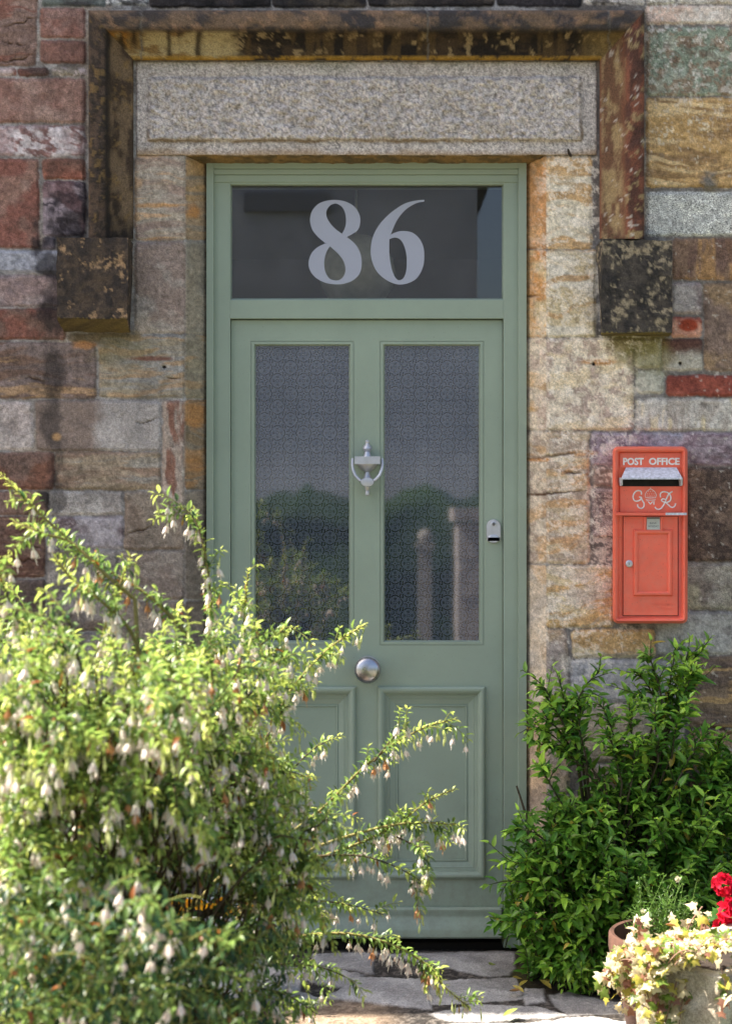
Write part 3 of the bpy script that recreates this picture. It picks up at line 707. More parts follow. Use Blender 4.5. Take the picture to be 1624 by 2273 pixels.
nz = fbm(A * .02, Of * .05 + seg * 9, 3, 5, .6); n2_ = fbm(A * .05 + 40, Of * .06 + seg * 5, 7, 4, .65); drip = fbm(A * .045, Of * .006 + seg * 3, 5, 3)
outer = sst(46, 38, Of)
# left run: dark brown outer fillet, brown grey hollow
cL = mixc(mixc(lin((110, 92, 72)), lin((66, 54, 44)), sst(.38, .62, nz)), mixc(lin((78, 64, 54)), lin((46, 41, 38)), sst(.4, .6, n2_)), outer)
cL = mixc(cL, lin((122, 98, 62)), .6 * sst(.6, .7, n2_) ); cL = mixc(cL, lin((36, 32, 30)), .85 * sst(430, 520, Ys + (nz - .5) * 120) * (1 - outer)); cL = mixc(cL, lin((40, 36, 34)), .8 * sst(9, 2, np.abs(Of - 42)))
# top run: grey brown fillet; hollow pale with dark drips at left, black with ochre spots to the right
fil = mixc(lin((104, 86, 70)), lin((62, 56, 54)), sst(.4, .6, nz)); fil = mixc(fil, lin((142, 112, 88)), .55 * sst(.57, .68, n2_)); fil = mixc(fil, lin((56, 54, 56)), .6 * sst(500, 900, Xs) * sst(.35, .6, nz))
fil = mixc(fil, lin((52, 46, 42)), .5 * sst(28, 40, Of))
pale = mixc(lin((150, 134, 98)), lin((116, 92, 56)), sst(.4, .6, nz)); pale = mixc(pale, lin((44, 34, 24)), .9 * sst(.56, .63, drip))
dark = mixc(lin((58, 46, 34)), lin((32, 27, 23)), sst(.36, .58, nz)); dark = mixc(dark, lin((138, 118, 86)), .8 * sst(.62, .70, n2_)); dark = mixc(dark, lin((88, 70, 44)), .5 * sst(.5, .6, drip))
hol = mixc(pale, dark, sst(470, 540, Xs + (nz - .5) * 120)); hol = mixc(hol, lin((150, 104, 46)), .9 * sst(300, 270, Xs) * sst(.45, .6, n2_ + .05)); hol = mixc(hol, lin((124, 104, 66)), .7 * sst(1270, 1340, Xs))
cT = mixc(hol, fil, outer); cT = mixc(cT, lin((152, 116, 44)), .85 * sst(88, 94, Of) * sst(.3, .5, n2_ + .05))
# right run: ochre hollow, red brown ridge and outer face
och = mixc(lin((150, 128, 94)), lin((106, 78, 60)), sst(.4, .58, nz)); och = mixc(och, lin((112, 70, 56)), .8 * sst(88, 98, Of)); och = mixc(och, lin((108, 66, 52)), .6 * sst(56, 44, Of))
rd = mixc(lin((118, 74, 58)), lin((82, 56, 48)), sst(.4, .6, nz)); rd = mixc(rd, lin((150, 130, 94)), .8 * sst(.6, .66, n2_)); rd = mixc(rd, lin((52, 42, 38)), .7 * sst(.5, .6, drip) * sst(20, 0, Of))
cR = mixc(och, rd, outer); cR = mixc(cR, lin((198, 190, 180)), .6 * sst(.76, .80, fbm(Xs * .09, Ys * .09, 2, 3)))
HCOL = np.where((seg == 0)[..., None], cL, np.where((seg == 1)[..., None], cT, cR))
for jx in (315, 950, 1352):            # the joints between its stones
    j = sst(2.8, 1, np.abs(Xs - jx - (vn(Of * .1, Of * 0, 2) - .5) * 5)) * (seg == 1); HCOL = mixc(HCOL, lin((112, 108, 102)), .7 * j)
    Yd = Yd + j * .006
Yd = Yd - np.where((Of > 1) & (Of < 98), (fbm(A * .03, Of * .06 + seg * 7, 9, 5, .6) - .5) * .012 + (n2_ - .5) * .006, 0)
vx, vy, vz = at(Xs, Ys, Yd)
V = np.stack([vx, vy, vz], -1); ny, nx = V.shape[:2]; idx = np.arange(nx * ny).reshape(ny, nx)
q = np.stack([idx[:-1, :-1], idx[:-1, 1:], idx[1:, 1:], idx[1:, :-1]], -1).reshape(-1, 4)
hood = mk("hood_moulding", V.reshape(-1, 3), q, M_STONE, house, True, HCOL.reshape(-1, 3), np.full(nx * ny, .3))

def stop(x0, y0, x1, y1, xb0, xb1, yb, cols, seed, label, thr):
    """square label stop: front, four sides, splayed underside; subdivided so that it weathers"""
    yf = -.105; k = (D + yf) / D
    nx_, ny_, ns = 56, 64, 12
    vs_ = []; cs = []; fs = []
    def patch(fn, nu, nv, cfn):
        b = len(vs_)
        for j in range(nv + 1):
            for i in range(nu + 1):
                p = fn(i / nu, j / nv); p = Vector(p)
                s_ = np.array([p.x, p.y, p.z]) * 14
                dx = fbm(np.array([s_[0] + s_[1]]), np.array([s_[2] - s_[1] * .7]), seed, 4, .6)[0] - .5
                dz = fbm(np.array([s_[0] + s_[1] + 31]), np.array([s_[2] - s_[1] * .7]), seed + 2, 4, .6)[0] - .5
                vs_.append((p.x + dz * .010, p.y - dx * .014, p.z + dz * .012)); cs.append(cfn(p))
        for j in range(nv):
            for i in range(nu):
                a = b + j * (nu + 1) + i; fs.append((a, a + nu + 1, a + nu + 2, a + 1))
    A_, B_, C_, D_ = P(x0, y0, yf), P(x1, y0, yf), P(x1, y1, yf), P(x0, y1, yf)
    back = lambda p: Vector((p.x, .012, p.z))
    Eb, Fb = P(xb0, yb, .004), P(xb1, yb, .004)
    c_dark, c_mid, c_spot, c_moss = [lin(c) for c in cols]
    def n_(p, s_, sd): return float(fbm(np.array([p.x * s_ + p.y * s_]), np.array([p.z * s_]), seed + sd, 4, .65)[0])
    def cf(p):
        t = float(sst(.34, .66, n_(p, 26, 1) * .6 + n_(p, 80, 7) * .4)); u = .8 * float(sst(thr, thr + .12, n_(p, 26, 4) * .6 + n_(p, 90, 6) * .4))
        return c_dark * (1 - t) + c_mid * t if u < .003 else (c_dark * (1 - t) + c_mid * t) * (1 - u) + c_spot * u
    def cm(p):
        t = float(sst(.3, .65, n_(p, 14, 2))); return c_moss * (1 - .6 * t) + c_dark * .6 * t
    lerp2 = lambda a, b, c, d: (lambda u, v: (a * (1 - u) + b * u) * (1 - v) + (d * (1 - u) + c * u) * v)
    patch(lerp2(A_, B_, C_, D_), nx_, ny_, cf)
    patch(lerp2(back(A_), A_, D_, Eb), ns, ny_, cf); patch(lerp2(B_, back(B_), Fb, C_), ns, ny_, cf)
    patch(lerp2(back(A_), back(B_), B_, A_), nx_, ns, cf); patch(lerp2(D_, C_, Fb, Eb), nx_, ns, cm)
    o = mk("label_stop", vs_, fs, M_STONE, hood, True, np.array(cs), np.full(len(vs_), .3))
    me = o.data; bm = bmesh.new(); bm.from_mesh(me); bmesh.ops.remove_doubles(bm, verts=bm.verts, dist=.0006); bm.to_mesh(me); bm.free()
    me.set_sharp_from_angle(angle=R(50)); o['label'] = label
stop(126, 527, 284, 706, 142, 291, 739, ((50, 45, 43), (80, 68, 58), (164, 134, 102), (106, 92, 58)), 3, "dark square stone block with tan lichen spots", .57)
stop(1334, 533, 1491, 738, 1334, 1484, 746, ((44, 42, 41), (74, 68, 62), (156, 142, 118), (128, 116, 66)), 6, "black square stone block blotched with pale lichen", .52)
# ------------------------------------------------------------------ door frame and fanlight
YF, YD = .10, .118
mb = MB()
mb.box(458, 351, 474, 2104, .082, .16)                 # staff bead, left
mb.box(1150, 351, 1168, 2104, .082, .16)
mb.box(474, 404, 511, 2104, YF, .18)                   # jambs
mb.box(1117, 404, 1150, 2104, YF, .18)
mb.box(474, 351, 1150, 374, .084, .18)                 # head with its two beads
mb.box(474, 375.5, 1150, 387, .089, .18)
mb.box(474, 388.5, 1150, 404, .095, .18)
mb.box(474, 374, 1150, 375.5, .11, .18); mb.box(474, 387, 1150, 388.5, .11, .18)
mb.box(511, 404, 1117, 409, YF, .18)
mb.box(511, 666, 1117, 707, YF, .18)                   # transom
frame = mb.obj("door_frame", M_GREEN, house)
bv = frame.modifiers.new("edge", 'BEVEL'); bv.width = .0022; bv.segments = 2; bv.limit_method = 'ANGLE'

fan = mk("fanlight", [], [], M_GREEN, house)
bpy.data.objects.remove(fan)
mb = MB()
mb.loops([rect(509, 407, 1119, 668, YF + .004), rect(512, 410.5, 1116, 664.5, YF + .006), rect(515, 413, 1113, 662, .125)])
fan = mb.obj("fanlight", M_GREEN, house)
mb = MB(); g = rect(508, 406, 1120, 669, .122); g2 = [Vector((p.x, .126, p.z)) for p in g]; mb.loops([g, g2], True, True)
mb.obj("glass_pane", M_GLASS, fan)
zc = lambda p: (436.5 + p[0] * .4591, 327.3 + p[1] * .4591)
def glyph(pts, n=6): return [tuple(q) for q in catmull([zc(p) for p in pts], n)]
J = lambda p: [p, (p[0] + .6, p[1] + .6)]
e8 = [(672,254),(720,262),(762,287),(786,325),(790,362),(776,402)] + J((726,433)) + [(768,470),(790,512),(797,560),(788,608),(756,642),(712,659),(668,662),(615,652),(570,625),(546,590),(541,555),(553,515),(582,484)] + J((622,463)) + [(585,432),(560,400),(549,365),(549,335),(562,300),(590,272),(630,257)]
h8a = [(676,272),(704,290),(719,325),(721,365),(714,395)] + J((702,417)) + [(668,392),(640,360),(627,330),(628,305),(642,283),(658,274)]
h8b = J((644,479)) + [(682,512),(709,548),(719,585),(714,615),(695,638),(668,643),(640,632),(622,602),(616,560),(622,522),(632,496)]
e6 = J((1099,253)) + J((1098,262)) + [(1060,270),(1008,302),(966,355)] + J((938,420)) + [(968,408),(1002,404),(1042,412),(1075,440),(1095,482),(1099,530),(1092,580),(1065,630),(1022,656),(970,662),(918,642),(872,602),(847,548),(841,490),(852,430),(885,370),(935,318),(1000,274),(1052,258)]
h6 = J((931,443)) + [(958,436),(986,448),(1005,485),(1014,530),(1013,590),(1001,628),(980,642),(960,630),(943,590),(932,530),(930,480)]
fill_outline([glyph(e8), glyph(h8a), glyph(h8b)], .1205, .0012, "house_number", M_FILM, fan)['label'] = "digit 8"
fill_outline([glyph(e6), glyph(h6)], .1205, .0012, "house_number", M_FILM, fan)['label'] = "digit 6"

# ------------------------------------------------------------------ door
mb = MB()
DB = .165
mb.box(513, 711, 557, 2083, YD, DB); mb.box(1073, 711, 1114.5, 2083, YD, DB); mb.box(785, 757, 843, 1432, YD, DB)
mb.box(557, 711, 1073, 757, YD, DB); mb.box(557, 1432, 1073, 1530, YD, DB); mb.box(557, 1946, 1073, 2083, YD, DB)
mb.box(784, 1530, 844, 1946, YD, DB)
door = mb.obj("door", M_GREEN, house)
mb = MB()
xa, xb = 557, 1073
for (x0, x1) in ((557, 785), (843, 1073)):
    y0, y1 = 757, 1432
    mb.loops([rect(x0 - 1, y0 - 1, x1 + 1, y1 + 1, YD + .003), rect(x0 + 1.2, y0 + 1.2, x1 - 1.2, y1 - 1.2, YD + .003), rect(x0 + 1.2, y0 + 1.2, x1 - 1.2, y1 - 1.2, YD - .001), rect(x0 + 7, y0 + 7, x1 - 7, y1 - 7, YD - .001), rect(x0 + 10, y0 + 10, x1 - 10, y1 - 10, YD + .008), rect(x0 + 11.5, y0 + 11.5, x1 - 11.5, y1 - 11.5, YD + .02)])
mb.obj("glazing_bead", M_GREEN, door)
for (x0, x1) in ((567, 776), (853, 1062)):
    mb = MB(); g = rect(x0, 767, x1, 1422, YD + .014); mb.loops([g, [Vector((p.x, YD + .02, p.z)) for p in g]], True, True)
    mb.obj("glass_pane", M_PATGLASS, door)
def panel(x0, y0, x1, y1):
    mb = MB()
    prof = [(0, YD + .004), (0, YD - .004), (1.5, YD - .011), (5, YD - .015), (9, YD - .015), (13, YD - .012), (17, YD - .006), (18, YD - .001), (19.5, YD - .001), (20.5, YD + .003), (23.5, YD + .004), (24, YD + .008), (27, YD + .008), (28, YD + .0105), (40, YD + .016), (41, YD + .013), (44, YD + .013), (45, YD + .018)]
    mb.loops([rect(x0 + o, y0 + o, x1 - o, y1 - o, Y) for o, Y in prof], False, True)
    mb.obj("raised_panel", M_GREEN, door)
panel(838, 1524, 1077, 1952); panel(551, 1524, 790, 1952)
mb = MB()
pr = [(2013, YD + .002), (2014.5, .104), (2019, .098), (2025, .097), (2031, .100), (2038, .098), (2050, .090), (2062, .080), (2068, .078), (2080, .076), (2083, .079), (2084, YD + .002)]
Lp = [P(517, y, Y) for y, Y in pr]; Rp = [P(1112, y, Y) for y, Y in pr]
mb.loops([Lp, Rp], True, True); mb.obj("weather_bar", M_GREEN, door, auto=35)

# knocker: urn on a back rose with a swinging ring and striker
mb = MB()
kx = 815; ky = .094
ax = lambda py: P(kx, py, ky)
mb.lathe(ax(1100), (0, 0, 1), [(r * S * 1.02, (1100 - y) * S * 1.02) for r, y in ((1.5, 1101), (4, 1099), (4.6, 1095), (4, 1091), (3.4, 1089), (5, 1086), (7, 1077), (9, 1070), (11, 1064), (8, 1058), (6, 1052), (5, 1048), (9, 1046), (16, 1041), (22, 1033), (24.5, 1024), (24, 1019))], 20)
mb.lathe(ax(1016), (0, 0, 1), [(r * S * 1.02, (1016 - y) * S * 1.02) for r, y in ((24, 1016), (10, 1015), (7.5, 1008), (6, 1003), (8, 1000), (11, 996), (10, 992), (6.5, 988), (4.2, 984), (5, 981), (4.4, 978), (1, 976))], 18)
mb.box(786.5, 1013, 843.5, 1030, .057, .115)
ring = [(782, 1018), (781.5, 1030), (783, 1042), (788, 1055), (797, 1065), (806, 1069)]
for sgn in (1, -1):
    pts = [P(kx + (x - kx) * sgn, y, .078 - .022 * i / 5) for i, (x, y) in enumerate(ring)]
    mb.tube(pts, [.0042, .0048, .0052, .0054, .0052, .0046], 8)
ell = lambda sc_, Y_: [P(kx + 15 * sc_ * math.cos(a), 1070 + 10.5 * sc_ * math.sin(a), Y_) for a in [2 * math.pi * j / 26 for j in range(26)]]
mb.loops([ell(.3, .098), ell(.75, .075), ell(.97, .060), ell(1.0, .053), ell(.93, .0495), ell(.5, .0485)], True, True)
mb.tube([P(kx, 1092, .09), P(kx, 1092, YD)], .006, 8); mb.tube([P(kx, 1000, .09), P(kx, 1000, YD)], .008, 8)
mb.obj("door_knocker", M_STEEL, door, auto=40)
mb = MB()
mb.lathe(P(815.5, 1484, YD), (0, -1, 0), [(.041, 0), (.041, .006), (.016, .009), (.014, .026), (.030, .034), (.0405, .044), (.042, .050), (.040, .056), (.030, .063), (.015, .0675), (.004, .069), (.0005, .0692)], 48)
mb.obj("door_knob", M_KNOB, door, auto=40)
mb = MB()
mb.loops([rrect(1079, 1153, 1111, 1206, 15.9, Y, 8) if i == 0 else rrect(1079 + i, 1153 + i, 1111 - i, 1206 - i, 15.9 - i, Y, 8) for i, Y in ((0, YD + .001), (0, YD - .007), (1.2, YD - .009))], False, True)
lock = mb.obj("lock_plate", M_STEEL, door, auto=40)
mb = MB(); mb.loops([rrect(1080.5, 1186, 1109.5, 1205, 13, YD - .0085, 8), rrect(1080.8, 1186.5, 1109.2, 1205, 13, YD - .0098, 8), rrect(1082, 1190, 1108, 1204, 11, YD - .0112, 8)], False, True)
mb.lathe(P(1095, 1163, YD - .008), (0, -1, 0), [(.0085, 0), (.0085, .002), (.007, .003)], 16); mb.box(1092.2, 1168, 1097.8, 1181, YD - .0105, YD - .005)
mb.obj("finger_pull", M_STEEL, door, auto=40)
# (the pull, cylinder and keyway belong to the lock plate)
pull = bpy.data.objects["finger_pull"]
mb = MB(); mb.lathe(P(1095, 1163, YD - .0105), (0, -1, 0), [(.0052, 0), (.0052, .001)], 14); mb.box(1094, 1160, 1096, 1168, YD - .0125, YD - .009)
mb.obj("keyhole", M_INK, door)
mb = MB()
mb.box(452, 2092, 1172, 2130, .15, .5)
mb.obj("threshold", mat_plain("dark_threshold_stone", (.022, .018, .015), .95, 0, .3, 40), house)  # near-black brown stone below the door

# ------------------------------------------------------------------ post box
box = thing("post_box", P(1440, 1384, -.06), "faded red cast iron wall post box with white POST OFFICE lettering and pale grey hood", "post box")
YB = -.115
zz = lambda x, y: (1273 + x * .2161, 954.8 + y * .2161)
mb = MB()
X0, Y0, X1, Y1 = 1358.5, 991, 1525, 1384
prof = [(0, 0.0), (0, YB + .035), (.6, YB + .020), (2.5, YB + .007), (6, YB), (9.5, YB + .002), (12.5, YB + .010), (14, YB + .0185), (15.5, YB + .02)]
mb.loops([rrect(X0 + o, Y0 + o, X1 - o, Y1 - o, max(13 - o, 1.5), Y, 7) for o, Y in prof], True, True)
mb.obj("body", M_RED, box, auto=40)
YP = YB + .02
mb = MB()                                                 # plate round the slot, ledge
a = zz(474, 236); b = zz(1108, 384); mb.box(a[0], a[1], b[0], b[1], YP - .004, YP + .002)
a = zz(474, 578); b = zz(1108, 842); mb.box(a[0], a[1], b[0], b[1], YP - .005, YP + .002)
a = zz(422, 846); b = zz(1160, 874)
mb.loops([[P(a[0], a[1], YB - .001), P(a[0], a[1] + 2, YB - .009), P(a[0], b[1], YB - .009), P(a[0], b[1] + .5, YB + .01), P(a[0], a[1], YB + .01)], [P(b[0], a[1], YB - .001), P(b[0], a[1] + 2, YB - .009), P(b[0], b[1], YB - .009), P(b[0], b[1] + .5, YB + .01), P(b[0], a[1], YB + .01)]], True, True)
mb.obj("front_plate", M_RED, box)
mb = MB(); a = zz(940, 848); b = zz(1158, 873); mb.box(a[0], a[1], b[0], b[1], YB - .0105, YB - .0075); mb.obj("worn_ledge_edge", M_LEADGREY, box)
mb = MB()                                                 # hood over the slot
A = [zz(535, 380), zz(1050, 380), zz(1112, 492), zz(486, 492)]
top = [P(*A[0], YP - .003), P(*A[1], YP - .003), P(*A[2], YP - .040), P(*A[3], YP - .040)]
low = [Vector((p.x, p.y, p.z - .004)) for p in top]
side = lambda q, y: P(zz(q, y)[0], zz(q, y)[1], YP - .030)
mb.loops([low, top], True, True)
for (q0, q1) in ((480, 500), (1098, 1114)):
    v = [P(*zz(q0, 488), YP - .041), P(*zz(q1, 488), YP - .041), P(*zz(q1, 566), YP - .026), P(*zz(q0, 572), YP - .026)]
    w = [Vector((p.x, YP + .001, p.z)) for p in v]; mb.loops([v, w], True, True)
mb.obj("slot_hood", M_LEADGREY, box)
mb = MB(); a = zz(494, 470); b = zz(1102, 577); mb.box(a[0], a[1], b[0], b[1], YP - .003, YP + .002); mb.obj("posting_slot", M_BLACK, box)
a = zz(503, 284); b = zz(1082, 358)
t0 = zz(503, 284); t1 = zz(715, 360); text_obj("POST", t0[0], t0[1], t1[0], t1[1], YP - .003, .004, "lettering", M_WHITE, box, .034)
t0 = zz(768, 284); t1 = zz(1082, 358); text_obj("OFFICE", t0[0], t0[1], t1[0], t1[1], YP - .003, .004, "lettering", M_WHITE, box, .034)
# the royal cypher: G, crown, R with VI below the crown
mb = MB()
def stroke(pts, r, n=8):
    c = catmull([zz(*p) for p in pts], 5, False); mb.tube([P(x, y, YP - .0055) for x, y in c], r, n)
stroke([(692,662),(690,635),(672,622),(640,626),(614,655),(606,690),(620,722),(650,730),(680,715),(690,690),(668,688)], .0022)
stroke([(690,690),(700,720),(718,752),(716,785),(695,804),(672,800),(654,782),(652,760)], .0022)
mb.obj("cypher_letter", M_WHITE, box, True)['label'] = "curly letter G"
mb = MB()
stroke([(1010,630),(975,655),(948,705),(925,760),(898,800),(868,815),(842,806),(832,788)], .0022)
stroke([(888,690),(886,655),(905,636),(940,634),(975,652),(994,690),(985,725),(955,742),(920,738),(898,722),(912,706),(935,712)], .0022)
stroke([(935,738),(965,765),(992,790),(1018,792),(1038,772),(1042,752)], .0022)
mb.obj("cypher_letter", M_WHITE, box, True)['label'] = "curly letter R"
mb = MB()
for pts in ([(735,690),(730,665),(745,632),(770,612),(785,604)], [(837,690),(844,665),(828,632),(802,612),(785,604)], [(733,694),(785,688),(840,694)], [(737,712),(785,706),(838,712)], [(742,726),(785,722),(832,726)]):
    stroke(pts, .0009, 5)
for row, xs in ((630, (762, 785, 808)), (655, (752, 773, 797, 820)), (676, (750, 770, 785, 800, 822))):
    for x in xs: mb.lathe(P(*zz(x, row), YP - .005), (0, -1, 0), [(.0011, 0), (.0008, .0012)], 6)
mb.lathe(P(*zz(785, 596), YP - .005), (0, -1, 0), [(.0016, 0), (.001, .0015)], 6)
mb.obj("crown_emblem", M_WHITE, box)
t0 = zz(755, 733); t1 = zz(826, 765); text_obj("VI", t0[0], t0[1], t1[0], t1[1], YP - .005, .0016, "lettering", M_WHITE, box, .02)
# collection door
mb = MB(); a = zz(500, 884); b = zz(1072, 1908); mb.box(a[0], a[1], b[0], b[1], YP - .0005, YP + .001); mb.obj("door_gap", M_BLACK, box)
mb = MB(); a = zz(508, 888); b = zz(1064, 1902); mb.box(a[0], a[1], b[0], b[1], YP - .006, YP - .001)
pdoor = mb.obj("collection_door", M_RED, box)
YQ = YP - .006
mb = MB()
a = zz(608, 1020); b = zz(1012, 1706)
mb.loops([rect(a[0] + o, a[1] + o, b[0] - o, b[1] - o, Y) for o, Y in ((0, YQ + .001), (.5, YQ - .003), (3, YQ - .0075), (6, YQ - .008), (9, YQ - .0055), (11, YQ - .001), (11.6, YQ + .001))])
mb.obj("notice_frame", M_RED, pdoor, auto=40)
for q0, q1 in ((712, 748), (882, 914)):
    mb = MB(); a = zz(q0, 890); b = zz(q1, 1030); mb.loops([rect(a[0] + o, a[1] + o * .3, b[0] - o, b[1] - o * .3, Y) for o, Y in ((0, YQ + .001), (1.2, YQ - .0045), (2.6, YQ - .006))], False, True)
    mb.obj("plate_holder", M_RED, pdoor)
mb = MB(); a = zz(748, 893); b = zz(882, 1022); mb.box(a[0], a[1], b[0], b[1], YQ - .003, YQ + .001); mb.obj("collection_plate", M_PLATE, pdoor)
mb = MB(); a = zz(752, 896); b = zz(878, 912); mb.box(a[0], a[1], b[0], b[1], YQ - .0045, YQ - .003); mb.obj("plate_slot", M_INK, pdoor)
t0 = zz(778, 944); t1 = zz(850, 964); text_obj("BANK", t0[0], t0[1], t1[0], t1[1], YQ - .0031, .0003, "lettering", M_INK, pdoor, .01)
t0 = zz(764, 976); t1 = zz(868, 998); text_obj("HOLIDAY", t0[0], t0[1], t1[0], t1[1], YQ - .0031, .0003, "lettering", M_INK, pdoor, .01)
for s_, q in (("NEXT", (556, 900, 640, 920)), ("COLLECTION", (520, 938, 690, 964)), ("CARRON COMPANY", (790, 1774, 1044, 1804)), ("STIRLINGSHIRE", (828, 1822, 1040, 1848))):
    t0 = zz(q[0], q[1]); t1 = zz(q[2], q[3]); text_obj(s_, t0[0], t0[1], t1[0], t1[1], YQ + .0003, .0016, "embossed_lettering", M_RED, pdoor, .01)
mb = MB(); c = zz(566, 1372); mb.lathe(P(*c, YQ), (0, -1, 0), [(.0112, -.001), (.0112, .003), (.009, .005), (.0062, .0055), (.0058, .0045), (.0005, .0045)], 22); lk = mb.obj("lock", M_STEEL, pdoor, auto=40)
mb = MB(); mb.box(c[0] - .5, c[1] - 2.6, c[0] + .5, c[1] + 2.6, YQ - .0062, YQ - .004); mb.obj("keyhole", M_INK, pdoor)

# nail left in the lintel joint
nail = thing("iron_nail", P(1264, 338, -.01), "small rusty iron nail in the stone above the right end of the door head", "nail")
mb = MB(); mb.tube([P(1268, 349, .01), P(1262, 340, -.02), P(1260, 331, -.03)], [.004, .0045, .003], 7); mb.obj("shank", M_IRON, nail)
# ------------------------------------------------------------------ GROUND
SLABS = [
 [(830, 2119), (1131, 2113), (1136, 2150), (1118, 2171), (1088, 2165), (1000, 2170), (850, 2166)],
 [(800, 2174), (946, 2177), (949, 2236), (735, 2215)],
 [(957, 2178), (1138, 2172), (1153, 2219), (1060, 2222), (1000, 2227), (957, 2224)],
 [(966, 2250), (1050, 2232), (1180, 2236), (1240, 2253), (1080, 2264), (1000, 2263)],
 [(1172, 2200), (1200, 2199), (1201, 2223), (1172, 2226)],
 [(1229, 2210), (1260, 2203), (1367, 2227), (1374, 2246), (1266, 2250), (1240, 2234)],
 [(1206, 2268), (1313, 2260), (1387, 2271), (1420, 2300), (1206, 2310)],
 [(690, 2146), (797, 2166), (760, 2192), (676, 2172)],
 [(540, 2140), (668, 2150), (655, 2196), (560, 2212), (500, 2190)],
 [(990, 2276), (1190, 2272), (1180, 2330), (980, 2330)],
 [(560, 2225), (660, 2205), (715, 2226), (600, 2250)],
 [(1320, 2160), (1450, 2150), (1560, 2190), (1420, 2216)],
 [(300, 2130), (520, 2128), (480, 2180), (320, 2200)], [(700, 2120), (815, 2120), (820, 2158), (700, 2138)],
]
gx = np.arange(-1.35, 1.6, .0055); gy = np.concatenate([np.arange(-1.0, .32, .0055)])
GX, GY = np.meshgrid(gx, gy)
wxg = GX + (fbm(GX * 14, GY * 14, 2, 4) - .5) * .016; wyg = GY + (fbm(GX * 14, GY * 14, 6, 4) - .5) * .016
sd = np.full(GX.shape, -1.0); sid = np.zeros(GX.shape, int)
for k, poly in enumerate(SLABS):
    pts = np.array([G(*p) for p in poly]); cen = pts.mean(0); d = np.full(GX.shape, 9.0)
    for (a, b) in zip(pts, np.roll(pts, -1, 0)):
        e = b - a; n = np.array([-e[1], e[0]]) / np.hypot(*e)
        if np.dot(cen - a, n) < 0: n = -n
        d = np.minimum(d, (wxg - a[0]) * n[0] + (wyg - a[1]) * n[1])
    tk = d > sd; sd = np.where(tk, d, sd); sid = np.where(tk, k, sid)
slab = sst(-.017, -.008, sd)
rg = fbm(GX * 60, GY * 60, 3, 4, .7)
GZ = -.004 + rg * .008 - .002 + slab * (.003 + (fbm(GX * 5, GY * 5, 7, 3) - .5) * .006 + (fbm(GX * 45, GY * 45, 1, 3) - .5) * .003) + .004 * np.sin(sid * 2.1) * slab
tone = .86 + .28 * ((sid * .618) % 1)
sc = mixc(lin((154, 151, 150)), lin((180, 177, 175)), sst(.35, .65, fbm(GX * 12, GY * 12, 4, 5, .65))) * tone[..., None]
sc = mixc(sc, lin((104, 100, 96)), .25 * sst(.55, .7, fbm(GX * 5, GY * 7, 9, 4)))
grit = mixc(lin((56, 52, 49)), lin((104, 97, 91)), sst(.45, .7, fbm(GX * 70, GY * 70, 8, 3, .7)))
sunlit_sand = sst(-.33, -.42, GY + .03 * (rg - .5)) * sst(.14, -.02, GX)  # sandy grit, coloured paler to stand in for sunlight along this strip
grit = mixc(grit, mixc(lin((158, 138, 118)), lin((122, 104, 88)), sst(.4, .65, rg)), sunlit_sand)
dirt = sst(.36, .46, GX) * sst(-.40, -.30, GY + (rg - .5) * .1); grit = mixc(grit, lin((44, 36, 30)), .85 * dirt)
moss = sst(.5, .62, fbm(GX * 9, GY * 9, 5, 4)) * sst(.40, .46, GX) * sst(.62, .5, GX) * sst(-.35, -.1, GY)
grit = mixc(grit, lin((72, 70, 34)), .8 * moss)
bed = sst(-.20, -.27, GX + (rg - .5) * .06) * sst(-.36, -.44, GY)
slab = slab * (1 - bed); grit = mixc(grit, lin((52, 42, 32)), bed)
GC = mixc(grit, sc, slab)
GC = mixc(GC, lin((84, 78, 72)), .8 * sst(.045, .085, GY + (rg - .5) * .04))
GZ = np.where(GY > .1, GZ - .012, GZ)
V = np.stack([GX, GY, GZ], -1); ny, nx = GX.shape; idx = np.arange(nx * ny).reshape(ny, nx)
q = np.stack([idx[:-1, :-1], idx[:-1, 1:], idx[1:, 1:], idx[1:, :-1]], -1).reshape(-1, 4)
tag(mk("paving", V.reshape(-1, 3), q, M_STONE, None, True, GC.reshape(-1, 3), np.full(nx * ny, .3)), "grey crazy paving slabs with gritty joints before the door", kind="structure")
m, nt, b = new_mat("gravel_and_grass")
co = objco(nt)
n1 = noise_node(nt, .35, 4, .6, co); n2 = noise_node(nt, 40, 4, .7, co)
c1 = mixrgb(nt, mrange(nt, n2, .35, .65, 0, 1), (.20, .17, .14), (.34, .30, .25))
c2 = mixrgb(nt, mrange(nt, n2, .35, .65, 0, 1), (.045, .075, .02), (.09, .12, .04))
nt.links.new(mixrgb(nt, mrange(nt, n1, .48, .55, 0, 1), c1, c2), b.inputs['Base Color']); b.inputs['Roughness'].default_value = .95
bump(nt, b, n2, .6, .01)
tag(mk("ground", [(-400, -400, -.03), (400, -400, -.03), (400, 400, -.03), (-400, 400, -.03)], [(0, 1, 2, 3)], m), "gravel garden ground running off from the house", kind="structure")

bx = np.arange(-2.2, .02, .03); by = np.arange(-3.4, -.86, .03); BX, BY = np.meshgrid(bx, by)
edge_ = np.minimum(np.minimum(-.10 - BX, BX + 2.2), np.minimum(-.9 - BY, BY + 3.4)) + (fbm(BX * 5, BY * 5, 3, 4) - .5) * .16
BZ = -.02 + .05 * sst(-.02, .2, edge_) + (fbm(BX * 16, BY * 16, 6, 4) - .5) * .03
idx = np.arange(BX.size).reshape(BX.shape); q = np.stack([idx[:-1, :-1], idx[:-1, 1:], idx[1:, 1:], idx[1:, :-1]], -1).reshape(-1, 4)
tag(mk("soil_bed", np.stack([BX, BY, BZ], -1).reshape(-1, 3), q, M_SOIL, None, True), "dark soil bed under the fuchsia", kind="structure")

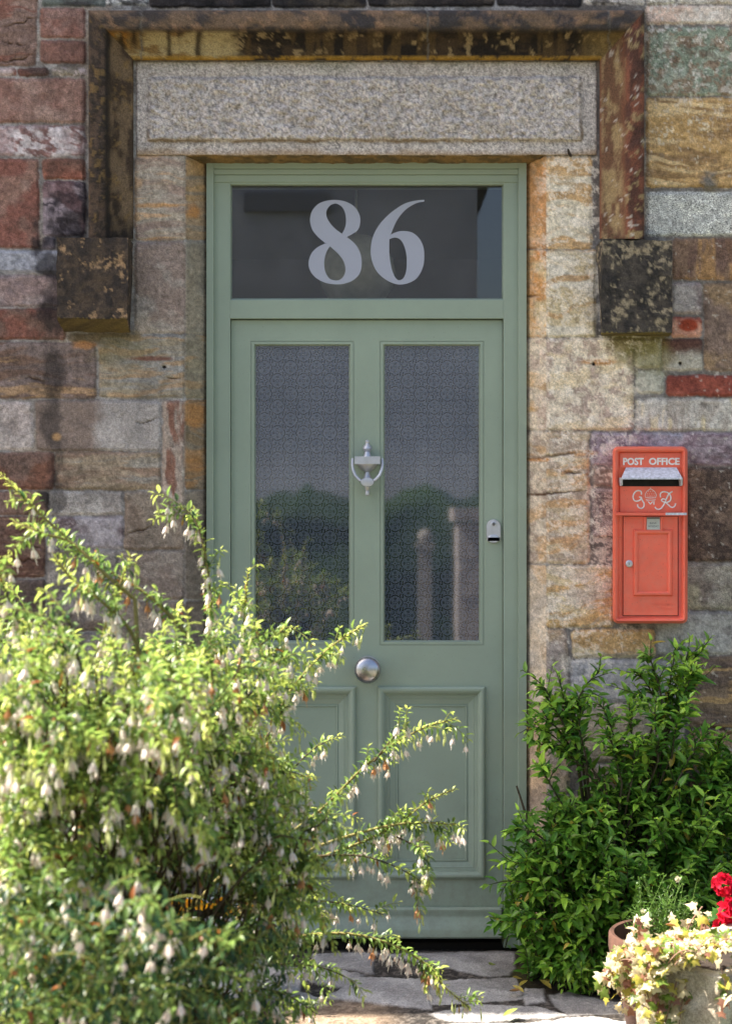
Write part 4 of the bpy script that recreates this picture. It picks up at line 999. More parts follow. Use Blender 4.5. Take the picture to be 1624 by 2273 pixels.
# ------------------------------------------------------------------ leaf and flower factories
def frames(dirs, ups):
    d = dirs / np.linalg.norm(dirs, axis=1, keepdims=True)
    s_ = np.cross(ups, d); ln = np.linalg.norm(s_, axis=1, keepdims=True); s_ = np.where(ln > 1e-4, s_ / np.maximum(ln, 1e-6), np.array([[1., 0, 0]]))
    u = np.cross(d, s_)
    return d, s_, u
def scatter(tv, tf, pos, dirs, ups, scale, width, cols, tcol=None):
    """copies a template (x along, y across, z up) to every place; returns verts, faces, colours"""
    d, s_, u = frames(np.asarray(dirs, float), np.asarray(ups, float))
    n = len(pos); m = len(tv); scale = np.asarray(scale)[:, None, None]; width = np.asarray(width)[:, None, None]
    V = np.asarray(pos)[:, None, :] + scale * tv[None, :, 0:1] * d[:, None, :] + scale * width * tv[None, :, 1:2] * s_[:, None, :] + scale * tv[None, :, 2:3] * u[:, None, :]
    F = (np.asarray(tf)[None] + (np.arange(n) * m)[:, None, None]).reshape(-1, np.asarray(tf).shape[1])
    C = np.repeat(np.asarray(cols)[:, None, :], m, 1)
    if tcol is not None: C = C * tcol[None, :, None]
    return V.reshape(-1, 3), F, C.reshape(-1, 3)
def leaf_tpl(droop=.25, fold=.12, hw=(0, .75, 1, .72, 0), ts=(0, .22, .45, .75, 1.0)):
    v = []; 
    for t, h in zip(ts, hw):
        z = -droop * t * t
        v += [(t, h * .5, z + fold * h * .5), (t, 0, z), (t, -h * .5, z + fold * h * .5)]
    f = []
    for i in range(len(ts) - 1):
        a = i * 3; b_ = a + 3
        f += [(a, a + 1, b_ + 1, b_), (a + 1, a + 2, b_ + 2, b_ + 1)]
    return np.array(v), np.array(f)
class Bin:
    def __init__(s): s.V = []; s.F = []; s.C = []; s.n = 0
    def add(s, V, F, C):
        s.V.append(V); s.F.append(np.asarray(F) + s.n); s.C.append(C); s.n += len(V)
    def obj(s, name, mat, parent, smooth=True):
        return mk(name, np.concatenate(s.V), np.concatenate(s.F), mat, parent, smooth, np.concatenate(s.C))
def tubes_np(paths, n=5):
    """paths: list of (pts (m,3), radii, colour)"""
    B = Bin()
    for pts, rad, c in paths:
        pts = np.asarray(pts, float); m = len(pts)
        t = np.gradient(pts, axis=0); t /= np.maximum(np.linalg.norm(t, axis=1, keepdims=True), 1e-9)
        ref = np.array([.21, -.77, .6]); u = np.cross(t, ref); u /= np.maximum(np.linalg.norm(u, axis=1, keepdims=True), 1e-6); w = np.cross(t, u)
        a = np.arange(n) * 2 * np.pi / n
        V = pts[:, None] + (u[:, None] * np.cos(a)[None, :, None] + w[:, None] * np.sin(a)[None, :, None]) * np.asarray(rad).reshape(-1, 1, 1)
        idx = np.arange(m * n).reshape(m, n); r = np.roll(idx, -1, 1)
        F = np.stack([idx[:-1], r[:-1], r[1:], idx[1:]], -1).reshape(-1, 4)
        B.add(V.reshape(-1, 3), F, np.tile(np.asarray(c, float), (m * n, 1)))
    return B
def bez(a, b, c, n):
    t = np.linspace(0, 1, n)[:, None]
    return (1 - t) ** 2 * a + 2 * t * (1 - t) * b + t * t * c
def inpoly(x, y, poly):
    r = False; j = len(poly) - 1
    for i in range(len(poly)):
        xi, yi = poly[i]; xj, yj = poly[j]
        if (yi > y) != (yj > y) and x < (xj - xi) * (y - yi) / (yj - yi) + xi: r = not r
        j = i
    return r
def rnd(a, b): return RNG.uniform(a, b)
def nv3(*a): return np.array(a, float)
def pw(px, py, Y): return np.array(P(px, py, Y)[:])

# ------------------------------------------------------------------ the fuchsia in front of the door
FB = np.array([-.50, -1.75, 0.0])
fuchsia = thing("fuchsia_bush", tuple(FB), "sunlit arching fuchsia bush with small green leaves and hanging white flowers left of the door", "shrub")
stems = []; shoots = []
def grow_shoots(path, n, lo, hi, l0, l1, droop=.25):
    m = len(path)
    for i in range(n):
        t = rnd(lo, hi); k = int(t * (m - 1)); p = path[k]; tg = path[min(k + 1, m - 1)] - path[max(k - 1, 0)]; tg /= np.linalg.norm(tg) + 1e-9
        side = np.cross(tg, RNG.normal(size=3)); side /= np.linalg.norm(side) + 1e-9
        ln = rnd(l0, l1); d = tg * .75 + side * .75 + nv3(0, 0, .12); d /= np.linalg.norm(d)
        e = p + d * ln + nv3(0, 0, -droop * ln); c = p + d * ln * .55 + nv3(0, 0, .05 * ln)
        shoots.append((bez(p, c, e, 9), 1.0))
# long wands that stand clear of the mass, followed from tip to root
WANDS = [
 (-1.55, [(2, 1052), (60, 1112), (150, 1195), (235, 1262), (330, 1322), (420, 1420), (470, 1560)], 1.0), (-1.62, [(30, 1158), (100, 1185), (160, 1205), (235, 1275), (300, 1330)], .9),
 (-1.35, [(428, 1128), (452, 1210), (464, 1290), (468, 1380), (455, 1500), (420, 1700)], 1.0), (-1.40, [(400, 1122), (430, 1150), (450, 1205)], .8), (-1.32, [(552, 1262), (545, 1330), (540, 1420), (520, 1540), (470, 1700)], 1.0),
 (-1.6, [(290, 1232), (262, 1310), (236, 1385), (215, 1480), (220, 1640)], 1.0), (-1.75, [(122, 1238), (165, 1290), (220, 1330), (290, 1400), (330, 1520)], 1.0), (-1.9, [(-10, 1245), (20, 1330), (60, 1420), (130, 1560)], 1.0),
 (-1.22, [(808, 1388), (742, 1430), (690, 1478), (640, 1540), (590, 1640), (520, 1760)], 1.0), (-1.25, [(664, 1392), (610, 1410), (560, 1450), (520, 1520)], .9), (-1.45, [(490, 1440), (430, 1470), (390, 1530), (350, 1640)], 1.0),
 (-1.05, [(1012, 1596), (950, 1612), (880, 1648), (800, 1710), (720, 1790), (640, 1850), (540, 1900)], 1.0), (-1.1, [(905, 1608), (870, 1640), (830, 1690)], .8), (-1.15, [(760, 1632), (700, 1660), (640, 1720), (590, 1800)], .9),
 (-1.08, [(1008, 1752), (950, 1778), (890, 1822), (820, 1862), (720, 1900), (620, 1940)], 1.0), (-1.1, [(1008, 1832), (950, 1826), (880, 1830), (800, 1848), (700, 1880)], .9), (-1.15, [(955, 1905), (925, 1880), (880, 1858)], .7),
 (-1.12, [(940, 1960), (880, 1925), (800, 1900), (700, 1900)], .8), (-.95, [(1042, 2238), (985, 2190), (930, 2130), (850, 2090), (760, 2072), (640, 2080), (520, 2100)], 1.0), (-1.1, [(850, 2030), (780, 2010), (700, 2000), (600, 2010)], .9),
 (-1.8, [(60, 1380), (90, 1450), (140, 1540)], 1.0), (-1.3, [(640, 1560), (600, 1620), (560, 1700)], 1.0), (-2.1, [(-20, 1560), (40, 1620), (100, 1720)], 1.0), (-2.0, [(20, 2060), (70, 2110), (110, 2200), (130, 2300)], .9),
 (-1.2, [(790, 2180), (720, 2150), (640, 2140), (560, 2150)], .8), (-1.25, [(700, 2250), (640, 2210), (560, 2190)], .8), (-1.9, [(260, 2110), (330, 2040), (260, 2010), (180, 2030)], .8), 
]
for Y, pts, den in WANDS:
    w = [pw(x, y, Y + rnd(-.03, .03)) for x, y in pts][::-1]
    c = np.array(catmull(w, 6, False)); root = FB + nv3(rnd(-.12, .12), rnd(-.1, .1), .1)
    p0 = c[0]
    if len(pts) > 4:
        lead = bez(root, nv3((root[0] * 2 + p0[0]) / 3, (root[1] + p0[1]) / 2, max(p0[2], .3) * .8), p0, 8)
        stems.append((np.concatenate([lead[:-1], c]), .0042))
    else: stems.append((c, .0022))
    m = len(c); shoots.append((c[int(m * .12):], 1.5 * den))
    grow_shoots(c, (8 if Y > -1.3 else 5) if len(pts) > 4 else 4, .2, .97, .04, .085)
SIL = [(-60, 1390), (60, 1390), (200, 1425), (330, 1410), (400, 1455), (520, 1440), (620, 1440), (650, 1530), (690, 1640), (720, 1760), (770, 1850), (800, 1930), (790, 2010), (700, 2060), (680, 2140), (600, 2330), (-60, 2330)]
cnt = 0
while cnt < 215:
    x, y_ = rnd(-60, 810), rnd(1330, 2330)
    if not inpoly(x, y_, SIL): continue
    if 330 < x < 590 and 1960 < y_ < 2270: continue        # the gap low down that shows the planter
    Y = rnd(-2.25, -1.25) if x < 560 else rnd(-1.75, -1.1)
    e = pw(x, y_, Y)
    r = FB + nv3(rnd(-.2, .2), rnd(-.15, .15), 0)
    ctrl = nv3(r[0] * .45 + e[0] * .55, r[1] * .5 + e[1] * .5, e[2] * 1.0 + rnd(.10, .28))
    pth = bez(r, ctrl, e, 16); pth[1:-1] += RNG.normal(size=(14, 3)) * .006
    stems.append((pth, rnd(.0022, .004)))
    shoots.append((pth[10:], 1.0)); grow_shoots(pth, 5, .55, .95, .07, .16); cnt += 1
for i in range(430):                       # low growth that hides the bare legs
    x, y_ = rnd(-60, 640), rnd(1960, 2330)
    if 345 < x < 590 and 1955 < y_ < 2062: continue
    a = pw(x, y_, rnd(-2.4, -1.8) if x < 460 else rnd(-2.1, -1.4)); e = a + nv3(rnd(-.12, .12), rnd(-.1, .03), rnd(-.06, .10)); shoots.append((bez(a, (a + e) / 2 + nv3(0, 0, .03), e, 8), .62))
lp, ld, lu, lsz, lw, lc = [], [], [], [], [], []
fl = []
young, mid, old = nv3(.64, .70, .16), nv3(.28, .42, .09), nv3(.036, .088, .036)  # old leaf tone is also darkened to paint shade low in the bush
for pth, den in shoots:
    seg = np.linalg.norm(np.diff(pth, axis=0), axis=1); cum = np.concatenate([[0], np.cumsum(seg)]); T = cum[-1]
    step = .0096 / max(den, .6) ** .5; npos = max(3, int(T / step)); a0 = rnd(0, 3)
    for i in range(npos):
        s_ = (i + .5) / npos; q_ = s_ * T; p = np.array([np.interp(q_, cum, pth[:, j]) for j in range(3)])
        k = min(np.searchsorted(cum, q_), len(pth) - 1); tg = pth[k] - pth[max(k - 1, 0)]; tg = tg / (np.linalg.norm(tg) + 1e-9)
        age_shade = s_ + rnd(-.12, .12) - (.38 if den == .62 else 0)  # low growth shifted to the dark tone: shade painted into its leaves
        a0 += 1.35
        u = np.cross(tg, nv3(.3, .2, 1)); u /= np.linalg.norm(u) + 1e-9; w = np.cross(tg, u)
        tipz = s_ > .86
        for jj in range(3 if tipz else 2):
            an = a0 + jj * (2.1 if tipz else 3.14) + rnd(-.3, .3)
            sd_ = u * math.cos(an) + w * math.sin(an)
            d = sd_ * (.95 if not tipz else .55) + tg * (.45 if not tipz else .8) + nv3(0, 0, rnd(-.25, .15))
            sz = rnd(.013, .026) * (1.0 if not tipz else rnd(.35, .75))
            c = old + (mid - old) * min(1, max(0, age_shade * 1.6)) if age_shade < .62 else mid + (young - mid) * min(1, (age_shade - .62) / .38)
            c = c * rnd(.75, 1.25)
            if RNG.rand() < .012: c = nv3(.36, .12, .03) * rnd(.6, 1.2)
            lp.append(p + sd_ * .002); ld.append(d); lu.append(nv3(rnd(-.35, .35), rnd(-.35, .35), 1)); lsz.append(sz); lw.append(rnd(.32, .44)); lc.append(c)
        if .18 < s_ < .97 and RNG.rand() < (.27 if den != .62 else .22) * den * (.35 if p[2] < .78 and p[0] < -.05 else 1): fl.append((p, rnd(.78, 1.18), age_shade))
def gap_at(q_):
    k = D / (q_[1] + D); x = q_[0] * k / S + CX; y_ = CY - (q_[2] - HC) * k / S
    return ((x - 478) / 105) ** 2 + ((y_ - 2010) / 42) ** 2 < 1
keepi = [i for i in range(len(lp)) if not (gap_at(lp[i]) and RNG.rand() < .86)]
lp, ld, lu, lsz, lw, lc = [[a[i] for i in keepi] for a in (lp, ld, lu, lsz, lw, lc)]
fl = [f for f in fl if not gap_at(f[0])]
lt, lf = leaf_tpl(.30, .22)
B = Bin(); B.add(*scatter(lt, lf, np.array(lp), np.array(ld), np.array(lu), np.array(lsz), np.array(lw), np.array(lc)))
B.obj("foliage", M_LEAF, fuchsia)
print("fuchsia leaves", len(lp), "flowers", len(fl))
paths = []
for pth, r in stems:
    m = len(pth); tt_ = np.linspace(0, 1, m)
    cg = nv3(.20, .17, .06) * rnd(.8, 1.2) if r > .004 else nv3(.06, .042, .022)
    paths.append((pth, r * (1.25 - .85 * tt_), cg))
for pth, den in shoots:
    if den <= 1.0: paths.append((pth, np.linspace(.0013, .0006, len(pth)), nv3(.19, .20, .05)))
tubes_np(paths, 5).obj("stem", M_BARK, fuchsia)

def flower_tpl(bud=False):
    """hanging fuchsia flower, unit length 1 along -z from its stalk"""
    V = []; F = []; C = []
    def ring_tube(prof, n, c):
        b = len(V)
        for r, z in prof:
            for j in range(n): V.append((r * math.cos(j * 2 * math.pi / n), r * math.sin(j * 2 * math.pi / n), z)); C.append(c)
        for i in range(len(prof) - 1):
            for j in range(n):
                k = (j + 1) % n; F.append((b + i * n + j, b + i * n + k, b + (i + 1) * n + k, b + (i + 1) * n + j))
    gr, wh, pk, ye = (.30, .36, .07), (.86, .80, .72), (.84, .70, .66), (.68, .72, .34)
    ring_tube([(.008, 0), (.007, -.30)], 4, gr)
    ring_tube([(.012, -.28), (.030, -.32), (.016, -.36)], 6, gr)
    if bud:
        ring_tube([(.018, -.36), (.03, -.5), (.055, -.64), (.045, -.74), (.004, -.84)], 6, ye); return V, F, C
    ring_tube([(.016, -.36), (.034, -.47), (.046, -.53)], 6, (.72, .72, .55))
    for q in range(4):
        a = q * math.pi / 2 + .3; b = len(V)
        for (r, z, w) in ((.04, -.50, .032), (.085, -.57, .06), (.12, -.68, .05), (.165, -.80, .004)):
            for s_ in (-1, 0, 1):
                V.append((r * math.cos(a) - s_ * w * math.sin(a), r * math.sin(a) + s_ * w * math.cos(a), z - (.014 if s_ else 0))); C.append(wh)
        for i in range(3):
            for j in range(2): o = b + i * 3 + j; F.append((o, o + 1, o + 4, o + 3))
    for q in range(4):
        a = q * math.pi / 2 + 1.1; b = len(V)
        for (r, z, w) in ((.03, -.53, .03), (.075, -.62, .075), (.085, -.70, .07), (.07, -.76, .03)):
            for s_ in (-1, 1):
                V.append((r * math.cos(a) - s_ * w * math.sin(a), r * math.sin(a) + s_ * w * math.cos(a), z)); C.append(pk)
        for i in range(3): o = b + i * 2; F.append((o, o + 1, o + 3, o + 2))
    for q in range(4):
        a = q * 1.7; b = len(V); r = .028
        for (rr, z) in ((.012, -.6), (r, -.9 - .03 * q)):
            for s_ in (-1, 1): V.append((rr * math.cos(a) - s_ * .006 * math.sin(a), rr * math.sin(a) + s_ * .006 * math.cos(a), z)); C.append(wh)
        F.append((b, b + 1, b + 3, b + 2))
    b = len(V); V.extend([(-.006, 0, -.6), (.006, 0, -.6), (.005, 0, -1.04), (-.005, 0, -1.04)]); C.extend([wh] * 4); F.append((b, b + 1, b + 2, b + 3))
    return V, F, C
camp = np.array([0, -D, HC])
fl.sort(key=lambda q: np.linalg.norm(q[0] - camp) - (0 if P(0, 0, 0) is None else 0))
FLS = .053
fv, ff, fc = flower_tpl(); bv_, bf, bc = flower_tpl(True)
def inview(p):
    k = D / (p[1] + D); x = p[0] * k / S + CX; y_ = CY - (p[2] - HC) * k / S
    return 0 < x < 1624 and 0 < y_ < 2240
vis = [f for f in fl if inview(f[0])]; hid = [f for f in fl if not inview(f[0])]
near = [f for f in vis[:400:1]][:]; RNG.shuffle(near) if False else None
big = vis[:100]; rest = vis[100:] + hid
fme = mesh_np("flower", np.array(fv) * FLS, ff, np.array(fc), None, True); fme.materials.append(M_PETAL)
bme = mesh_np("flower_bud", np.array(bv_) * FLS, bf, np.array(bc), None, True); bme.materials.append(M_PETAL)
for i, (p, s_, age_shade) in enumerate(big):
    isbud = age_shade > .80
    o = bpy.data.objects.new("flower_bud" if isbud else "flower", bme if isbud else fme); COL.objects.link(o); o.parent = fuchsia
    o.location = p - FB; o.scale = (s_,) * 3; o.rotation_euler = (rnd(-.3, .3), rnd(-.3, .3), rnd(0, 6.28))
MBV, MBF, MBC = [], [], []
nb = 0
for (p, s_, age_shade) in rest:
    tv_, tf_, tc_ = (bv_, bf, bc) if age_shade > .80 else (fv, ff, fc)
    a = rnd(0, 6.28); tx, ty = rnd(-.28, .28), rnd(-.28, .28)
    v = np.array(tv_) * FLS * s_; ca, sa = math.cos(a), math.sin(a)
    v = np.stack([v[:, 0] * ca - v[:, 1] * sa + tx * v[:, 2], v[:, 0] * sa + v[:, 1] * ca + ty * v[:, 2], v[:, 2]], 1) + p
    fade = nv3(.75, .42, .22) if RNG.rand() < .07 else nv3(1, 1, 1)
    MBV.append(v); MBF += [tuple(i + nb for i in f) for f in tf_]; MBC.append(np.array(tc_) * fade); nb += len(v)
tag(mk("flowers", np.concatenate(MBV), MBF, M_PETAL, fuchsia, True, np.concatenate(MBC)), kind="stuff")

# ------------------------------------------------------------------ the evergreen by the right jamb
SB = np.array(P(1350, 2125, -.22)[:]); SB[2] = 0
sweet = thing("evergreen_shrub", tuple(SB), "glossy dark green evergreen shrub against the wall under the red post box", "shrub")
lp, ld, lu, lsz, lw, lc = [], [], [], [], [], []
paths = []
def spray(pth, size, tip, n=None, taper=.7):
    seg = np.linalg.norm(np.diff(pth, axis=0), axis=1); cum = np.concatenate([[0], np.cumsum(seg)]); T = cum[-1]
    n = n or max(4, int(T / .0105)); ph = rnd(0, 6)
    for i in range(n):
        s_ = (i + .6) / n; p = np.array([np.interp(s_ * T, cum, pth[:, j]) for j in range(3)]); k = min(max(1, np.searchsorted(cum, s_ * T)), len(pth) - 1)
        tg = pth[k] - pth[k - 1]; tg /= np.linalg.norm(tg) + 1e-9
        ph += 2.4; u = np.cross(tg, nv3(.2, .9, .3)); u /= np.linalg.norm(u) + 1e-9; w = np.cross(tg, u)
        sd_ = u * math.cos(ph) + w * math.sin(ph) * .8
        d = sd_ * (.8 if s_ < .9 else .35) + tg * (.6 if s_ < .9 else 1) + nv3(0, -.12, -.08)
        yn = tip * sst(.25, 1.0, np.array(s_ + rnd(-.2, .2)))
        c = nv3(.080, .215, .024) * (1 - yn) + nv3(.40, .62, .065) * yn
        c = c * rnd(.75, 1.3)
        if RNG.rand() < .014: c = nv3(.46, .36, .05) * rnd(.6, 1.1)
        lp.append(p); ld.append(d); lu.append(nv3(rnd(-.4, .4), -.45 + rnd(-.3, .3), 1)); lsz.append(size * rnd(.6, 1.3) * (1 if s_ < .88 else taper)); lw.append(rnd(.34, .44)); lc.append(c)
    paths.append((pth, np.linspace(.0022, .0009, len(pth)), nv3(.045, .05, .02)))
BODY = [(1124, 1965), (1145, 1870), (1180, 1800), (1250, 1760), (1320, 1745), (1360, 1700), (1410, 1655), (1470, 1630), (1540, 1650), (1624, 1670), (1700, 1690), (1700, 2110), (1560, 2100), (1400, 2120), (1340, 2160), (1250, 2150), (1160, 2120), (1120, 2050)]
cnt = 0
while cnt < 820:
    x, y_ = rnd(1100, 1700), rnd(1640, 2160)
    if not inpoly(x, y_, BODY): continue
    edge = min(1, max(0, (x - 1100) / 260))
    Y = -.03 - rnd(.05, 1) ** .7 * (.27 + .11 * edge) * (1 - .45 * max(0, (1900 - y_) / 260)) 
    tip = pw(x, y_, Y)
    out = nv3((x - 1400) / 1400 + rnd(-.35, .35), -.5 + rnd(-.35, .3), .5 + rnd(-.35, .4)); out /= np.linalg.norm(out)
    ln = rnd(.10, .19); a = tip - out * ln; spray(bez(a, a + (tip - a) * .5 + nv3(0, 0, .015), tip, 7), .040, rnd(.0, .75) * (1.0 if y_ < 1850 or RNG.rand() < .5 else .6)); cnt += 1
TOPS = [(-.16, [(1560, 1440), (1520, 1490), (1500, 1560), (1480, 1640), (1450, 1760)]), (-.15, [(1500, 1436), (1490, 1490), (1480, 1560), (1470, 1650)]), (-.17, [(1412, 1492), (1436, 1520), (1462, 1580), (1475, 1650)]), (-.2, [(1545, 1480), (1520, 1530), (1500, 1590)]), (-.2, [(1440, 1460), (1455, 1500), (1470, 1560)]), (-.14, [(1530, 1455), (1505, 1500), (1488, 1560)]), (-.18, [(1545, 1520), (1515, 1550), (1490, 1600)]), (-.18, [(1425, 1545), (1450, 1570), (1475, 1620)]),
 (-.2, [(1182, 1502), (1210, 1530), (1235, 1580), (1275, 1650), (1330, 1730)]), (-.18, [(1240, 1498), (1250, 1550), (1260, 1600), (1290, 1670)]), (-.2, [(1330, 1490), (1300, 1520), (1280, 1560), (1270, 1620)]), (-.2, [(1190, 1590), (1230, 1610), (1260, 1650), (1300, 1700)]), (-.2, [(1188, 1650), (1230, 1660), (1280, 1690)]), (-.21, [(1195, 1612), (1235, 1640), (1280, 1690), (1340, 1760)]), (-.22, [(1290, 1560), (1285, 1610), (1300, 1680)]), (-.18, [(1210, 1548), (1240, 1580), (1270, 1630)]),
 (-.22, [(1330, 1560), (1350, 1600), (1370, 1660), (1400, 1740)]), (-.22, [(1395, 1560), (1400, 1620), (1410, 1690)]), (-.24, [(1520, 1570), (1500, 1610), (1490, 1680)]), (-.24, [(1450, 1580), (1455, 1630), (1460, 1690)]), (-.25, [(1555, 1640), (1530, 1680), (1500, 1740)]), (-.2, [(1600, 1640), (1580, 1690), (1540, 1760)]), (-.26, [(1122, 1912), (1168, 1920), (1230, 1950)]), (-.26, [(1126, 1955), (1168, 1960), (1220, 1980)]), (-.26, [(1148, 1840), (1186, 1850), (1230, 1880)]), (-.28, [(1120, 2050), (1170, 2040), (1230, 2040)]), (-.3, [(1270, 2168), (1275, 2140), (1290, 2100)]), (-.3, [(1240, 2150), (1265, 2130), (1300, 2100)]), (-.3, [(1300, 2160), (1295, 2140), (1310, 2100)]), (-.22, [(1205, 1712), (1220, 1740), (1250, 1790)]), (-.25, [(1410, 1640), (1405, 1690), (1400, 1740)]), (-.25, [(1352, 1625), (1365, 1680), (1380, 1740)])]
for Y, pts in TOPS:
    lx_, ly_ = pts[-1]; c = np.array(catmull([pw(x, y_, Y - rnd(0, .03)) for x, y_ in pts][::-1], 6, False)); m = len(c)
    leg = bez(np.array([(SB[0] * .55 + c[0][0] * .45), Y * .7, max(.04, c[0][2] - .34)]), np.array([(SB[0] * .3 + c[0][0] * .7), Y * .8, c[0][2] - .14]), c[0], 7)
    paths.append((np.concatenate([leg[:-1], c]), np.linspace(.0042, .0014, m + 6), nv3(.05, .045, .025)))
    spray(c[int(m * .08):], .043, .9)
    for i in range(8):
        k = int(m * rnd(.08, .92)); d = (c[min(k + 1, m - 1)] - c[k - 1]); d /= np.linalg.norm(d); e = c[k] + d * rnd(.03, .07) + RNG.normal(size=3) * .026
        spray(bez(c[k], c[k] + d * .02, e, 5), .038, rnd(.3, 1), 6)
for x in (1270, 1300, 1340, 1380, 1430, 1320):
    tp = pw(x + rnd(-140, 140), rnd(1700, 1900), rnd(-.3, -.1)); rt = SB + nv3(rnd(-.12, .1), rnd(-.06, .06), -.02); c = bez(rt, nv3((rt[0] + tp[0]) / 2, (rt[1] + tp[1]) / 2, tp[2] * .6), tp, 12)
    paths.append((c, np.linspace(.008, .003, 12), nv3(.05, .04, .025)))
lt, lf = leaf_tpl(.22, .22, (0, .8, 1, .6, 0), (0, .2, .42, .74, 1.0))
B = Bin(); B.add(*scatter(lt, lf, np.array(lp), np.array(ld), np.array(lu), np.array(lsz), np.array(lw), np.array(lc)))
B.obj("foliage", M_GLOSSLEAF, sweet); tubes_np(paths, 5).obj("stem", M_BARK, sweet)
print("evergreen leaves", len(lp))

# ------------------------------------------------------------------ pots and what grows in them (right)
PC = np.array(P(1476, 1136, -.60)[:]); PC[2] = 0
pot = thing("terracotta_pot", tuple(PC), "dark weathered terracotta pot half hidden by pale ivy at the foot of the evergreen shrub", "pot")
mb = MB(); mb.lathe((PC[0], PC[1], -.004), (0, 0, 1), [(.098, 0), (.104, .004), (.138, .195), (.139, .205), (.150, .209), (.153, .225), (.152, .258), (.147, .264), (.138, .262), (.134, .250), (.130, .225)], 48)
mb.obj("pot_body", M_TERRA, pot, auto=50)
mb = MB(); mb.lathe((PC[0], PC[1], .205), (0, 0, 1), [(.132, 0), (.131, .012), (.08, .02), (.001, .024)], 30); mb.obj("soil", M_SOIL, pot, True)

KX = np.array(P(1598, 1136, -1.22)[:]); KX[2] = 0
trough = thing("stone_trough", tuple(KX), "pale sunlit stone trough with ivy trailing over its front at the bottom right corner", "trough")
def stone_block_box():
    """hollow trough, corner towards the camera, walls 35 mm"""
    u = nv3(-.72, .694, 0); w = nv3(.694, .72, 0); Lu, Lw, H = .225, .60, .345
    vs_, fs, cs = [], [], []
    def patch(o, a, b, nu, nv, flip=False):
        b0 = len(vs_)
        for j in range(nv + 1):
            for i in range(nu + 1):
                p = o + a * i / nu + b * j / nv
                dn = [float(fbm(np.array([p[0] * 22 + p[1] * 9 + q]), np.array([p[2] * 22 + p[1] * 13 + q]), 3, 4, .6)[0]) - .5 for q in (0, 40, 80)]
                vs_.append(p + np.array(dn) * .012)
                t = float(sst(.35, .65, fbm(np.array([p[0] * 30]), np.array([p[2] * 30 + p[1] * 17]), 5, 5, .6)[0])); ms = float(sst(.52, .66, fbm(np.array([p[0] * 11 + p[1] * 14]), np.array([p[2] * 9]), 8, 4)[0]))
                right = 1.0 if flip else .25
                c = lin((206, 196, 178)) * (1 - t) + lin((172, 158, 140)) * t; c = c * (1 - .6 * ms * right) + lin((86, 84, 50)) * .6 * ms * right
                cs.append(c)
        for j in range(nv):
            for i in range(nu): a_ = b0 + j * (nu + 1) + i; fs.append((a_, a_ + 1, a_ + nu + 2, a_ + nu + 1))
    o = KX + nv3(0, 0, -.01); up = nv3(0, 0, H)
    t = .035
    patch(o, u * Lu, up, 24, 34); patch(o, w * Lw, up, 50, 34, True); patch(o + u * Lu, w * Lw, up, 50, 34, True); patch(o + w * Lw, u * Lu, up, 24, 34)
    oo = o + up
    patch(oo, u * Lu, w * t, 24, 3); patch(oo + w * (Lw - t), u * Lu, w * t, 24, 3); patch(oo + w * t, u * t, w * (Lw - 2 * t), 3, 40); patch(oo + u * (Lu - t) + w * t, u * t, w * (Lw - 2 * t), 3, 40)
    i0 = o + u * t + w * t + nv3(0, 0, .2); up2 = nv3(0, 0, H - .2)
    a, b = u * (Lu - 2 * t), w * (Lw - 2 * t)
    patch(i0, a, up2, 10, 8); patch(i0, b, up2, 30, 8); patch(i0 + a, b, up2, 30, 8); patch(i0 + b, a, up2, 10, 8)
    o_ = mk("trough_body", vs_, fs, M_STONE, trough, True, np.array(cs), np.full(len(vs_), .3))
    me = o_.data; bm = bmesh.new(); bm.from_mesh(me); bmesh.ops.remove_doubles(bm, verts=bm.verts, dist=.0004); bmesh.ops.recalc_face_normals(bm, faces=bm.faces); bm.to_mesh(me); bm.free(); me.set_sharp_from_angle(angle=R(55))
    mb = MB(); c = [i0 + nv3(0, 0, .11), i0 + a + nv3(0, 0, .11), i0 + a + b + nv3(0, 0, .11), i0 + b + nv3(0, 0, .11)]; mb.add(c, [(0, 1, 2, 3)]); mb.obj("soil", M_SOIL, trough)
stone_block_box()

ivy = thing("variegated_ivy", (float(KX[0]) - .1, -1.0, .30), "cream and yellow variegated ivy spilling in the sun over the pot and stone trough", "ivy")
prof_ivy = [(.06, 0), (-.06, .22), (-.02, .52), (.20, .34), (.42, .58), (.56, .24), (1.0, 0), (.56, -.24), (.42, -.58), (.20, -.34), (-.02, -.52), (-.06, -.22)]
itv = np.array([(.33, 0, .06)] + [(x, y_, -.18 * (abs(y_) + .3 * x * x)) for x, y_ in prof_ivy]); n_ = len(prof_ivy)
itf = np.array([(0, 1 + i, 1 + (i + 1) % n_) for i in range(n_)])
IV = [(1346, 2150), (1356, 2115), (1396, 2094), (1440, 2082), (1500, 2068), (1560, 2070), (1640, 2064), (1640, 2108), (1590, 2110), (1540, 2130), (1490, 2152), (1455, 2186), (1410, 2200), (1364, 2186)]
lp, ld, lu, lsz, lw, lc, paths = [], [], [], [], [], [], []
def ivy_leaf(p, sz):
    d = nv3(rnd(-1, 1), rnd(-1, .3), rnd(-1, .45)); lp.append(p); ld.append(d); lu.append(nv3(rnd(-.9, .4), rnd(-1.0, .1), rnd(.3, 1))); lsz.append(sz); lw.append(rnd(.85, 1.1))
    r = RNG.rand()
    if r < .46: c = nv3(.80, .70, .46) * rnd(.85, 1.1)
    elif r < .68: c = nv3(.58, .52, .10) * rnd(.7, 1.2)
    elif r < .86: c = nv3(.24, .36, .07) * rnd(.6, 1.2)
    else: c = nv3(.36, .17, .11) * rnd(.7, 1.2)
    lc.append(c)
def ivy_depth(x, y_):
    top = lambda z: D * ((HC - z) / ((y_ - CY) * S) - 1)
    if x < 1415: return max(top(.285), -.80)
    f = (x - 1428) / 170
    return max(top(.385), -(1.10 + .10 * f))
n = 0
